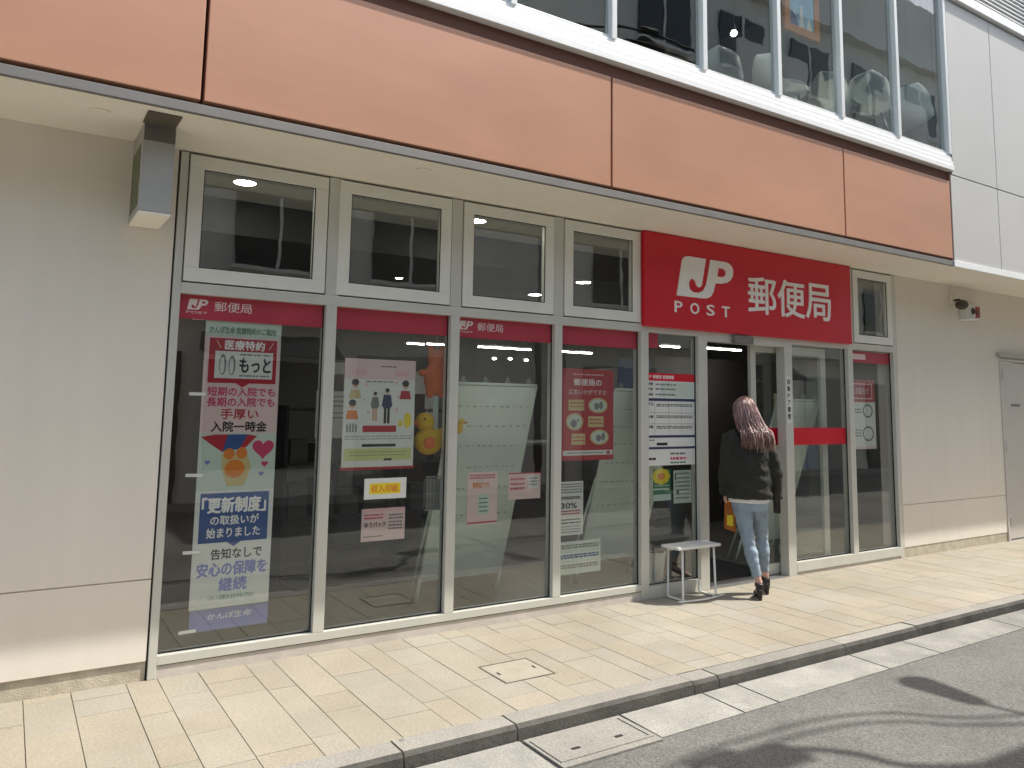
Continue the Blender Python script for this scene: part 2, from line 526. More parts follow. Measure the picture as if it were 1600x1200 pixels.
# bed of grout under the paving, then every paving stone as its own slab of the sheet
b = MB()
b.hexa([(-12, y_tile(-12), -0.078), (34, y_tile(34), -0.078), (34, 0.02, -0.078), (-12, 0.02, -0.078)],
       [(-12, y_tile(-12), -0.006), (34, y_tile(34), -0.006), (34, 0.02, -0.006), (-12, 0.02, -0.006)])
tag(b.build("pavement_bed", "grout"), kind="structure")

bm = bmesh.new()
lay = bm.loops.layers.float_color.new("tone")
tones = [(0.318, 0.292, 0.225), (0.305, 0.292, 0.238), (0.328, 0.280, 0.198), (0.298, 0.288, 0.255), (0.330, 0.276, 0.222), (0.285, 0.272, 0.212), (0.335, 0.292, 0.215), (0.292, 0.282, 0.246), (0.300, 0.256, 0.182), (0.322, 0.288, 0.250), (0.345, 0.312, 0.246)]
tones = [tuple(0.55 * c + 0.45 * m_ for c, m_ in zip(t_, (0.312, 0.283, 0.222))) for t_ in tones]
x = -12.0 + 0.135
widths = [0.279, 0.168, 0.228]
i = 0
while x < 34:
    w = widths[i % 3]
    i += 1
    y = 0.012
    yend = -2.4
    y -= random.uniform(0.05, 0.4)
    ya = 0.012
    first = True
    while ya > yend:
        yb = y if first else ya - random.choice([0.25, 0.33, 0.42, 0.5])
        first = False
        e = y_tile(x + w / 2)
        stop = False
        if yb < e + 0.06:
            stop = True
        g = 0.0023
        xa, xb = x + g, x + w - g
        z = random.uniform(-0.0012, 0.0008)
        a0, b0 = (y_tile(xa), y_tile(xb)) if stop else (yb, yb)
        vs_ = [bm.verts.new(p) for p in ((xa, a0 + g * 0.5, z), (xb, b0 + g * 0.5, z), (xb, ya - g * 0.5, z), (xa, ya - g * 0.5, z))]
        vb_ = [bm.verts.new((v.co.x, v.co.y, -0.008)) for v in vs_]
        tone = random.choice(tones)
        k = random.uniform(0.90, 1.06) * 0.93
        tone = tuple(c * k for c in tone)
        fs = [bm.faces.new(vs_)] + [bm.faces.new((vb_[q], vb_[(q + 1) % 4], vs_[(q + 1) % 4], vs_[q])) for q in range(4)]
        for f in fs:
            for l in f.loops:
                l[lay] = (*tone, 1)
        ya = yb
        if stop:
            break
    x += w
me = bpy.data.meshes.new("pavement"); bm.to_mesh(me); bm.free()
me.materials.append(MAT["tile"])
pav = bpy.data.objects.new("pavement", me); COL.objects.link(pav)
tag(pav, kind="structure")

# kerb stones (butted with open joints) and the concrete gutter
b = MB()
joints = [-6.0, -5.1, -4.2, -3.3, -2.4, -1.5, -0.6, 0.3, 0.889, 1.527, 2.80, 3.014, 4.29, 5.2, 6.2, 7.1, 8.0, 8.9, 9.8, 10.7, 11.6, 12.5, 14, 16, 18, 21, 24, 28, 33]
for a, c in zip(joints, joints[1:]):
    a, c = a + 0.006, c - 0.006
    dz = random.uniform(-0.004, 0.003)
    drop = 0.0
    m_ = 0.018
    b.hexa([(a, y_kerb(a) - 0.022, -0.15), (c, y_kerb(c) - 0.022, -0.15), (c, y_tile(c) - 0.004, -0.15), (a, y_tile(a) - 0.004, -0.15)],
           [(a, y_kerb(a) - 0.004, dz - m_), (c, y_kerb(c) - 0.004, dz - m_), (c, y_tile(c) - 0.004, dz - m_), (a, y_tile(a) - 0.004, dz - m_)])
    b.hexa([(a, y_kerb(a) - 0.004, dz - m_), (c, y_kerb(c) - 0.004, dz - m_), (c, y_tile(c) - 0.004, dz - m_), (a, y_tile(a) - 0.004, dz - m_)],
           [(a, y_kerb(a) + m_, dz), (c, y_kerb(c) + m_, dz), (c, y_tile(c) - 0.004, dz), (a, y_tile(a) - 0.004, dz)])
bmesh.ops.remove_doubles(b.bm, verts=b.bm.verts[:], dist=0.0005)
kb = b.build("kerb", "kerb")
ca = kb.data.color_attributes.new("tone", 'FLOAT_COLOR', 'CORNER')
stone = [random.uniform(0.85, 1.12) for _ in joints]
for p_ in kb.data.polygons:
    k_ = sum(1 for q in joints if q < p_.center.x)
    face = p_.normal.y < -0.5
    t_ = (0.025 if p_.center.x > 4.29 else 0.055) if face else 0.30     # street faces far darker than the tops, darkest to the right
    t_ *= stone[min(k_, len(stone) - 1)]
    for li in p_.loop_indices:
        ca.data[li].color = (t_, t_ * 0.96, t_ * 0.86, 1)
tag(kb, kind="structure")

b = MB()
gj = [-8, -5, -3.5, -2.0, -0.5, 0.7, 1.53, 2.20, 2.85, 3.15, 4.3, 4.95, 6.2, 7.6, 9, 11, 13, 16, 20, 25, 33]
for a, c in zip(gj, gj[1:]):
    a, c = a + 0.007, c - 0.007
    if 1.5 < a < 2.1:
        continue
    yk = y_kerb(0) - 0.022
    b.hexa([(a, y_gut(a), -0.12), (c, y_gut(c), -0.12), (c, yk, -0.12), (a, yk, -0.12)],
           [(a, y_gut(a), -0.0745), (c, y_gut(c), -0.0745), (c, yk, -0.068), (a, yk, -0.068)])
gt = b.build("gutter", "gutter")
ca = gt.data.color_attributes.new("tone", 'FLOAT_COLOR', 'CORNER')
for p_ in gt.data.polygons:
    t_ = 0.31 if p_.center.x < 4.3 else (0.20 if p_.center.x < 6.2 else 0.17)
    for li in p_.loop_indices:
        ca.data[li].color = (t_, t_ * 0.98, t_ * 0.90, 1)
tag(gt, kind="structure")

# drain cover set in the gutter
dr = thing("drain_cover", (1.865, -1.84, -0.07), "pale concrete drain cover set in the gutter below the kerb", "drain cover")
MB().box(1.545, -2.02, -0.12, 2.188, -1.664, -0.067, 0.004).build("slab", "kerb_plain", dr)
b = MB()
b.box(1.565, -1.975, -0.067, 1.585, -1.70, -0.062); b.box(2.148, -1.975, -0.067, 2.168, -1.70, -0.062)
b.box(1.585, -1.975, -0.067, 2.148, -1.957, -0.0625)
b.build("rim", "kerb_plain", dr)
for xx in (1.70, 1.98):
    MB().box(xx, -1.89, -0.0672, xx + 0.05, -1.868, -0.0655).build("lifting_slot", "gasket", dr)

# inspection cover in the paving
mh = thing("manhole_cover", (1.98, -0.94, 0.0), "square tiled inspection cover with dark steel rim in the beige pavement", "manhole cover")
b = MB()
for x0, y0, x1, y1 in ((1.80, -1.105, 2.16, -1.099), (1.80, -0.779, 2.16, -0.773), (1.80, -1.099, 1.806, -0.779), (2.154, -1.099, 2.16, -0.779)):
    b.box(x0, y0, -0.004, x1, y1, 0.0045)
b.build("rim", "iron", mh)
b = MB().box(1.810, -1.095, -0.004, 2.150, -0.783, 0.0025)
b.build("cover_plate", M("cover_stone", (0.30, 0.275, 0.22), 0.8, var=0.12, vscale=6, bump=0.2), mh)
for xx, yy in ((1.84, -0.94), (2.10, -0.94)):
    MB().box(xx, yy - 0.02, 0.0026, xx + 0.016, yy + 0.02, 0.0036).build("key_slot", "gasket", mh)

# ================================================================== THE POST OFFICE BUILDING
ZT = 3.214          # underside of the overhang
YO = -0.745         # face of the overhang
bld = thing("post_office_building", (3.9, 0.2, 0), "beige two storey building with terracotta fascia over a glazed shopfront", "building")

def wall_run(x0, x1):
    b = MB()
    b.box(x0, 0.0, 0.583, x1, 0.25, ZT)
    b.box(x0, 0.0, 0.112, x1, 0.25, 0.575)
    b.box(x0, 0.012, 0.575, x1, 0.25, 0.583)
    b.build("wall", "wall", bld)
    MB().box(x0, 0.012 if x0 < 0 else 0.004, -0.05, x1, 0.25, 0.112).build("wall_base", "base", bld)
wall_run(-9.0, -0.012)
wall_run(7.80, 10.12)
b = MB().box(11.05, 0.0, -0.05, 24.0, 0.25, ZT)
b.box(10.12, 0.0, 2.345, 11.05, 0.25, ZT)
b.build("wall", "wall", bld)
MB().box(-0.012, 0.02, 0.0, -0.001, 0.2, ZT).build("joint", "gasket", bld)

# overhang: soffit, metal trim, terracotta panels, pale cladding
MB().box(-9, -0.715, ZT, 24, 0.25, 3.262).build("soffit", "soffit", bld)
MB().box(-9, YO - 0.004, ZT - 0.006, 7.70, -0.715, 3.262, 0.002).build("metal_trim", "alu_dark", bld)
MB().box(7.70, YO - 0.012, ZT - 0.012, 24, -0.715, 3.272, 0.003).build("metal_trim", "white_alu", bld)
MB().box(-9, -0.60, 3.262, 24, 0.25, 4.30).build("floor_slab", "fascia_dark", bld)
MB().box(-9, -0.715, 4.149, 7.712, -0.6, 4.262).build("sill_shadow_band", "fascia_dark", bld)  # set-back strip coloured dark brown to stand for the sill's shadow
pj = [-8.86, -5.92, -2.98, -0.028, 2.902, 5.792, 7.700]
for a, c in zip(pj, pj[1:]):
    MB().box(a + 0.010, YO, 3.288, c - 0.010, -0.66, 4.148, 0.004).build("fascia_panel", "fascia", bld)
MB().box(7.698, YO + 0.01, 3.262, 7.722, -0.62, 4.255).build("joint", "fascia_dark", bld)
for a, c in ((7.722, 8.728), (8.740, 10.3), (10.312, 11.9), (11.912, 13.5), (13.512, 24)):
    MB().box(a, YO, 3.275, c, -0.62, 4.225, 0.003).build("cladding_panel", "clad", bld)
    MB().box(a if a > 7.8 else 7.755, YO, 4.237, c, -0.62, 6.28, 0.003).build("cladding_panel", "clad", bld)
MB().box(7.73, -0.70, 3.28, 24, -0.61, 6.4).build("joint", "alu_dark", bld)
# louvres at the top right
lv = MB().box(7.75, -0.79, 6.31, 24, -0.62, 6.42, 0.004).build("louvre", "white_alu", bld)
b = MB()
for k in range(14):
    z = 6.45 + k * 0.055
    b.hexa([(7.78, -0.78, z), (24, -0.78, z), (24, -0.70, z + 0.03), (7.78, -0.70, z + 0.03)],
           [(7.78, -0.78, z + 0.012), (24, -0.78, z + 0.012), (24, -0.70, z + 0.042), (7.78, -0.70, z + 0.042)])
b.build("slats", "white_alu", lv)
for xx in (7.76, 9.66, 11.6, 13.5):
    MB().box(xx, -0.80, 6.42, xx + 0.06, -0.70, 7.3).build("post", "white_alu", lv)
MB().box(7.75, -0.69, 6.28, 24, -0.60, 7.4).build("backing", "gasket", lv)

# upper floor ribbon window: stepped white sill, mullions, panes
b = MB()
b.box(-9, -0.785, 4.262, 7.735, -0.66, 4.318, 0.004)
b.box(-9, -0.772, 4.318, 7.735, -0.66, 4.372, 0.004)
b.box(-9, -0.760, 4.372, 7.735, -0.66, 4.42, 0.004)
b.box(-9, -0.748, 4.42, 7.735, -0.66, 4.455, 0.003)
b.build("window_sill", "white_alu", bld)
ux = [-8.64, -7.68, -6.72, -5.76, -4.8, -3.84, -2.88, -1.91, -0.93, 0.06, 1.03, 2.0, 2.92, 3.91, 4.868, 5.80, 6.757, 7.718]
for k, (a, c) in enumerate(zip(ux, ux[1:])):
    fr = MB()
    fr.box(c - 0.030, -0.765, 4.455, c + 0.018, -0.68, 7.30, 0.003)
    fr.box(a + 0.018, -0.735, 4.455, c - 0.030, -0.69, 4.487, 0.002)
    fo = fr.build("upper_window", "silver", bld)
    MB().box(a + 0.016, -0.716, 4.48, c - 0.028, -0.710, 7.30).build("pane", "glass_up", fo)
MB().box(7.736, -0.76, 4.262, 7.75, -0.62, 7.3).build("joint", "alu_dark", bld)
MB().box(-9, -0.745, 7.30, 24, 0.25, 11.5).build("upper_wall", "clad", bld)

# upper room
MB().box(-9, -0.60, 4.30, 7.7, 6.0, 4.38).build("upper_floor", "floor", bld)
MB().box(-9, 6.0, 4.38, 7.7, 6.1, 7.3).build("interior_wall", "room", bld)
MB().box(7.71, -0.60, 4.30, 7.80, 6.0, 7.3).build("interior_wall", "room", bld)
MB().box(-9, -0.60, 7.05, 7.7, 6.0, 7.10).build("upper_ceiling", "bulk", bld)

# ---- ground floor glazing
fr = MB()
fr.box(0.0, -0.004, 0.0, 0.048, 0.10, 3.206, 0.003)                       # left jamb
muls = [1.026, 1.998, 2.964]
for m_ in muls:
    fr.box(m_ - 0.038, -0.004, 0.130, m_ + 0.038, 0.10, 2.303, 0.003)
    fr.box(m_ - 0.050, -0.002, 2.372, m_ + 0.044, 0.10, 3.206, 0.003)
fr.box(3.862, -0.004, 0.0, 3.952, 0.10, 2.303, 0.003)
fr.box(3.858, -0.002, 2.372, 3.905, 0.05, 3.206, 0.003)
fr.box(6.862, -0.004, 0.126, 6.948, 0.10, 2.303, 0.003)
fr.box(6.91, -0.002, 2.372, 6.972, 0.10, 3.206, 0.003)
fr.box(7.718, -0.004, 0.0, 7.788, 0.10, 3.206, 0.003)
fr.box(0.048, -0.006, 2.303, 7.718, 0.10, 2.372, 0.003)                   # transom rail
fr.box(0.048, -0.004, 0.076, 3.862, 0.10, 0.130, 0.003)                   # bottom rails
fr.box(3.952, -0.004, 0.0, 4.575, 0.10, 0.105, 0.003)
fr.box(5.918, -0.006, 0.030, 7.718, 0.10, 0.126, 0.003)
fr.box(4.575, -0.004, 0.0, 4.690, 0.10, 2.303, 0.003)                     # door posts
fr.box(5.800, -0.004, 0.0, 5.918, 0.10, 2.303, 0.003)
fr.build("window_frame", "alu", bld)
MB().box(0.048, 0.004, -0.05, 3.862, 0.10, 0.076).build("plinth", "plinth", bld)
MB().box(5.918, 0.004, -0.05, 7.718, 0.10, 0.030).build("plinth", "plinth", bld)
MB().box(0.048, 0.000, 0.0725, 3.862, 0.02, 0.0765).build("joint", "gasket", bld)

# opening lights above the transom
for x0, x1 in ((0.056, 0.966), (1.05, 1.94), (2.05, 2.906), (3.016, 3.85), (6.98, 7.712)):
    z0, z1 = 2.382, 3.196
    w = 0.088
    f = MB()
    f.box(x0, -0.012, z0, x1, 0.05, z0 + w, 0.004)
    f.box(x0, -0.012, z1 - w, x1, 0.05, z1, 0.004)
    f.box(x0, -0.012, z0 + w, x0 + w, 0.05, z1 - w, 0.004)
    f.box(x1 - w, -0.012, z0 + w, x1, 0.05, z1 - w, 0.004)
    fo = f.build("transom_window", "alu_light", bld)
    MB().box(x0 + w - 0.006, 0.018, z0 + w - 0.006, x1 - w + 0.006, 0.024, z1 - w + 0.006).build("pane", "glass", fo)
    g = MB()
    g.box(x0 + w, -0.006, z0 + w, x1 - w, 0.0, z0 + w + 0.006)
    g.box(x0 + w, -0.006, z1 - w - 0.006, x1 - w, 0.0, z1 - w)
    g.box(x0 + w, -0.006, z0 + w + 0.006, x0 + w + 0.006, 0.0, z1 - w - 0.006)
    g.box(x1 - w - 0.006, -0.006, z0 + w + 0.006, x1 - w, 0.0, z1 - w - 0.006)
    g.build("gasket", "gasket", fo)
MB().box(0.049, 0.030, 2.372, 3.858, 0.034, 2.382).build("joint", "gasket", bld)
for xx in (0.049, 0.967, 1.0435, 1.941, 2.0435, 2.907, 3.0095, 3.8505, 6.9725, 7.7125):
    MB().box(xx, 0.030, 2.382, xx + 0.006, 0.034, 3.204).build("joint", "gasket", bld)

# shop panes with red film along the top
YG = 0.050
def logo_small(x0, x1, z0, z1, y, parent, name="lettering"):
    P, H = LOGO
    ax = min(p[0] for p in P); bx = max(p[0] for p in P); az = min(p[1] for p in P); bz = max(p[1] for p in P)
    f = lambda p: (x0 + (p[0] - ax) / (bx - ax) * (x1 - x0), z0 + (p[1] - az) / (bz - az) * (z1 - z0))
    return MB().prism([f(p) for p in P], y, y + 0.0006, [[f(p) for p in H]]).build(name, "film_text", parent)
LOGO = ([(4.248, 2.655), (4.315, 2.977), (4.327, 3.005), (4.352, 3.024), (4.394, 3.033), (4.627, 3.033), (4.569, 2.777), (4.548, 2.757), (4.520, 2.757), (4.499, 2.780),
         (4.482, 2.812), (4.452, 2.829), (4.416, 2.815), (4.400, 2.775), (4.411, 2.728), (4.452, 2.702), (4.531, 2.702), (4.592, 2.731), (4.630, 2.790), (4.690, 3.033),
         (4.890, 3.033), (4.938, 3.025), (4.980, 3.000), (4.999, 2.955), (4.990, 2.905), (4.960, 2.862), (4.910, 2.834), (4.840, 2.818), (4.752, 2.814), (4.722, 2.726), (4.690, 2.683), (4.640, 2.660), (4.570, 2.655)],
        [(4.796, 2.966), (4.862, 2.966), (4.895, 2.950), (4.899, 2.920), (4.880, 2.893), (4.842, 2.882), (4.776, 2.882)])

for x0, x1, lg in ((0.048, 0.988, 0.10), (1.064, 1.960, None), (2.036, 2.926, 2.055), (3.002, 3.862, None), (3.952, 4.575, None), (5.918, 6.862, None), (6.948, 7.718, None)):
    zb = 0.130 if x0 < 3.9 else (0.105 if x0 < 5 else 0.126)
    pn = MB().box(x0 + 0.002, YG, zb - 0.004, x1 - 0.002, YG + 0.006, 2.308).build("shop_window", "glass", bld)
    g = MB()
    g.box(x0, YG - 0.012, zb, x0 + 0.006, YG - 0.001, 2.303); g.box(x1 - 0.006, YG - 0.012, zb, x1, YG - 0.001, 2.303)
    g.box(x0 + 0.006, YG - 0.012, zb, x1 - 0.006, YG - 0.001, zb + 0.006)
    g.build("gasket", "gasket", pn)
    if x0 < 3.5:
        MB().box(x0 + 0.004, YG - 0.0012, 2.150, x1 - 0.004, YG - 0.0004, 2.302).build("film", "film", pn)
        if lg:
            logo_small(lg, lg + 0.125, 2.210, 2.278, YG - 0.0020, pn)
            text("lettering", "POST", lg - 0.003, lg + 0.125, 2.186, 2.200, YG - 0.0020, "film_text", pn)
            text("lettering", "郵便局", lg + 0.165, lg + 0.40, 2.208, 2.272, YG - 0.0020, "film_text", pn)
    elif x0 < 4:
        MB().box(x0 + 0.004, YG - 0.0012, 2.17, x0 + 0.16, YG - 0.0004, 2.302).build("film", "film", pn)
    elif x0 < 6:
        MB().box(x0 + 0.01, YG - 0.0015, 1.275, x1 - 0.008, YG - 0.0005, 1.448).build("film", "red", pn)
    else:
        MB().box(x0 + 0.004, YG - 0.0012, 2.165, x1 - 0.004, YG - 0.0004, 2.290).build("film", "film", pn)
        MB().box(7.02, YG - 0.0020, 2.20, 7.26, YG - 0.0014, 2.262).build("label_panel", "palepink", pn)

# sliding door leaf standing open behind the fixed pane
dl = MB()
YD = 0.135
dl.box(5.430, YD - 0.02, 0.01, 5.505, YD + 0.02, 2.29, 0.003)
dl.box(6.545, YD - 0.02, 0.01, 6.630, YD + 0.02, 2.29, 0.003)
dl.box(5.505, YD - 0.02, 0.01, 6.545, YD + 0.02, 0.11, 0.003)
dl.box(5.505, YD - 0.02, 2.21, 6.545, YD + 0.02, 2.29, 0.003)
do = dl.build("sliding_door", "alu", bld)
MB().box(5.503, YD - 0.003, 0.105, 6.547, YD + 0.003, 2.215).build("pane", "glass", do)
MB().box(5.51, YD - 0.0045, 1.275, 6.54, YD - 0.0035, 1.448).build("film", "red", do)
MB().box(5.432, YD - 0.05, 0.95, 5.46, YD - 0.02, 1.35, 0.004).build("handle", "steel", do)
tr = MB().box(4.69, 0.0, 2.265, 5.80, 0.10, 2.303, 0.002).build("door_header", "alu", bld)
MB().box(5.02, -0.05, 2.262, 5.29, -0.007, 2.335, 0.006).build("door_sensor", "alu_dark", tr)
MB().box(4.69, -0.01, -0.01, 5.80, 0.16, 0.008, 0.002).build("door_track", "steel", bld)

# soffit lamps
for x0, y0 in ((-0.50, -0.45), (1.45, -0.51), (3.3, -0.51)):
    MB().disc((x0, y0, ZT - 0.004), 0.055, 0.008).build("soffit_cover", "soffit", bld, smooth=False)

# steel service door on the right
sdr = MB().box(10.185, 0.02, 0.012, 11.03, 0.07, 2.300, 0.003).build("service_door", "door", bld)
f = MB()
f.box(10.122, -0.012, 0.0, 10.172, 0.10, 2.345, 0.003)
f.box(10.172, -0.012, 2.31, 11.05, 0.10, 2.345, 0.003)
f.build("door_frame", "door", sdr)
MB().box(10.172, 0.03, 0.0, 10.185, 0.08, 2.31).build("door_gap", "gasket", sdr)
for z in (0.18, 1.13, 2.06):
    MB().tube([(10.178, -0.006, z), (10.178, -0.006, z + 0.14)], 0.014).build("hinge", "steel", sdr, smooth=True)
MB().box(10.43, 0.012, 1.72, 10.66, 0.019, 1.75).build("name_plate", "greyink", sdr)
MB().box(10.05, -0.05, 2.36, 11.3, -0.001, 2.42, 0.004).build("door_hood", "sign_grey", sdr)

# ---- interior shell of the post office
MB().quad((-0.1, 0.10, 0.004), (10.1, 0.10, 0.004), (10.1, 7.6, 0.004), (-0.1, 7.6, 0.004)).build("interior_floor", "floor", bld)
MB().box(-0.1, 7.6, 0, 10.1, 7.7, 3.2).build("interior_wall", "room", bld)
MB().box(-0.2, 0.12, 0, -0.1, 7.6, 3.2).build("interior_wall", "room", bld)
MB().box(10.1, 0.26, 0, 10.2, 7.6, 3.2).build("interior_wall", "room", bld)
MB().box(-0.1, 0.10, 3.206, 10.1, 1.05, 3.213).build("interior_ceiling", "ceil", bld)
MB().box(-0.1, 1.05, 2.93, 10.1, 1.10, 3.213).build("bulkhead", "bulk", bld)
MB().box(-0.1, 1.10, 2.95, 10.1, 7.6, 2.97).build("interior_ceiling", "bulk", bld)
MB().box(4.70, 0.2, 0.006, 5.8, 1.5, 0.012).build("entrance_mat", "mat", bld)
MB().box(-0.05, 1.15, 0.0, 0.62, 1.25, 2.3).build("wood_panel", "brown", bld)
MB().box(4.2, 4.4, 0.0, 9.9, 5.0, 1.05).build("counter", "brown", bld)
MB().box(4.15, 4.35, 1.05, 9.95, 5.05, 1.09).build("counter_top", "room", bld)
MB().box(6.75, 2.9, 0.0, 10.05, 2.98, 2.35).build("dark_screen", "dark", bld)  # added dark screens keep the view through the open door unlit
MB().box(6.75, 2.98, 0.0, 6.83, 4.3, 2.2).build("dark_screen", "dark", bld)
for x0, z0, w, h in ((1.5, 1.45, 0.5, 0.75), (2.15, 1.4, 0.45, 0.8), (1.1, 0.55, 0.8, 0.7), (3.6, 1.2, 0.9, 1.1), (5.0, 1.3, 0.7, 0.9)):
    MB().box(x0, 7.56, z0, x0 + w, 7.59, z0 + h).build("notice_board", "opp2", bld)

# ================================================================== lights inside
pr = thing("ceiling_downlight", (0.512, 0.48, 3.2), "lit round downlight on the ceiling behind the leftmost upper window", "downlight", "round downlights inside the shop")
MB().disc((0.512, 0.48, 3.202), 0.075, 0.006).build("lens", "lamp_on", pr)
MB().tube([(0.512, 0.48, 3.2055), (0.512, 0.48, 3.194)], 0.088, 24).build("rim", "white", pr)
bpy.data.objects.remove(pr.children[1])
bm_ = bmesh.new()
for r0, z0 in ((0.076, 3.200), (0.092, 3.2055)):
    pass
bm_.free()
def ring(c, ri, ro, z0, z1, n=28):
    b = MB()
    vs_ = []
    for k in range(n):
        a = 2 * math.pi * k / n
        vs_.append([b.bm.verts.new((c[0] + r_ * math.cos(a), c[1] + r_ * math.sin(a), z)) for r_, z in ((ri, z0), (ro, z0), (ro, z1), (ri, z1))])
    for k in range(n):
        for q in range(4):
            b.bm.faces.new((vs_[k][q], vs_[(k + 1) % n][q], vs_[(k + 1) % n][(q + 1) % 4], vs_[k][(q + 1) % 4]))
    return b
ring((0.512, 0.48), 0.077, 0.092, 3.196, 3.206).build("rim", "white", pr)
dls = [((2.456, 0.505, 3.2), "lit round downlight behind the third upper window from the left"),
       ((2.56, 2.30, 2.944), "small lit downlight seen low in the second upper window"),
       ((4.25, 1.32, 2.944), "lit downlight seen low in the fourth upper window"),
       ((4.38, 2.42, 2.944), "lit downlight at the bottom right of the third upper window")]
for p, lb in dls:
    o = copy_tree(pr)
    o.location = p
    if p[0] == 2.56:
        o.scale = (0.5, 0.5, 1)
    o["label"] = lb

st = thing("strip_light", (0, 0, 0), "long lit ceiling strip seen through the third shop window", "strip light", "strip lights hung inside the shop")
MB().box(-0.45, -0.03, -0.02, 0.45, 0.03, 0.0).build("tube", "strip_on", st)
MB().box(-0.46, -0.04, 0.001, 0.46, 0.04, 0.035).build("housing", "white", st)
for xx in (-0.4, 0.4):
    MB().tube([(xx, 0, 0.035), (xx, 0, 0.62)], 0.004, 6).build("hanger", "blackm", st)
strips = [((4.89, 4.6, 2.47), (5.79, 4.6, 2.47), 'long lit ceiling strip seen through the third shop window'), ((6.07, 4.2, 2.44), (6.65, 4.2, 2.44), 'lit ceiling strip seen through the fourth shop window'), ((4.18, 5.5, 2.53), (4.45, 5.5, 2.53), 'short lit ceiling strip above the white poster of people'), ((4.51, 5.5, 2.54), (4.81, 5.5, 2.54), 'short lit ceiling strip right above the orange decoration'), ((6.96, 3.0, 2.5), (7.3, 3.0, 2.51), 'lit ceiling strip seen above the opening hours notice'), ((7.16, 2.35, 2.46), (7.85, 2.35, 2.45), 'long lit ceiling strip seen through the open door')]
for k, (a, c, lb) in enumerate(strips):
    o = st if k == 0 else copy_tree(st)
    o.location = ((a[0] + c[0]) / 2, (a[1] + c[1]) / 2, (a[2] + c[2]) / 2)
    o.scale = ((c[0] - a[0]) / 0.9, 0.7, 0.7)
    o["label"] = lb
pb = thing("pendant_bulb", (0, 0, 0), "", "lamp", "small pendant bulbs deep in the shop")
MB().ball((0, 0, 0), (0.030, 0.030, 0.016), 12).build("bulb", "strip_on", pb, smooth=True)
MB().tube([(0, 0, 0.03), (0, 0, 0.46)], 0.004, 6).build("cord", "blackm", pb)
for k, p_ in enumerate([(5.4, 5.0, 2.33), (5.69, 5.0, 2.34), (5.99, 5.0, 2.33)]):
    o = pb if k == 0 else copy_tree(pb)
    o.location = p_
    o["label"] = ["left small pendant bulb under the long strip light of the third window", "middle small pendant bulb under the long strip light of the third window", "right small pendant bulb under the long strip light of the third window"][k]

# ================================================================== SIGNS
sg = thing("shop_sign", (5.37, -0.03, 2.35), "large red post office sign with white emblem and kanji over the door", "sign")
MB().box(3.868, -0.052, 2.352, 6.875, 0.012, 3.209, 0.003).build("board", "red", sg)
MB().prism(LOGO[0], -0.062, -0.0515, [LOGO[1]]).build("emblem", "white", sg)
for ch, a, c in (("P", 4.225, 4.318), ("O", 4.425, 4.535), ("S", 4.636, 4.738), ("T", 4.842, 4.945)):
    text("lettering", ch, a, c, 2.502, 2.602, -0.058, "white", sg, 0.0065, bold=0.018)
text("lettering", "郵", 5.215, 5.622, 2.572, 2.935, -0.060, "white", sg, 0.0085, bold=0.012)
text("lettering", "便", 5.655, 6.075, 2.572, 2.945, -0.060, "white", sg, 0.0085, bold=0.012)
text("lettering", "局", 6.100, 6.505, 2.575, 2.952, -0.060, "white", sg, 0.0085, bold=0.012)

ps = thing("projecting_sign", (-0.185, -0.2, 2.69), "grey metal box sign projecting from the wall left of the windows", "sign")
MB().box(-0.272, -0.42, 2.70, -0.100, -0.002, ZT - 0.002, 0.004).build("box", "sign_grey", ps)
MB().box(-0.270, -0.418, 2.685, -0.102, -0.003, 2.6985, 0.002).build("bottom_plate", "soffit", ps)
MB().box(-0.2745, -0.36, 2.74, -0.2725, -0.03, 3.10).build("side_panel", M("green_panel", (0.10, 0.12, 0.05), 0.4, var=0.4, vscale=8), ps)
MB().box(-0.280, -0.63, ZT - 0.008, -0.105, -0.422, ZT - 0.0015).build("mounting_plate", M("brown_plate", (0.12, 0.10, 0.075), 0.6), ps)
MB().box(-0.268, -0.4235, 3.11, -0.104, -0.4205, 3.20).build("front_cap", M("brown_cap", (0.16, 0.14, 0.12), 0.5), ps)

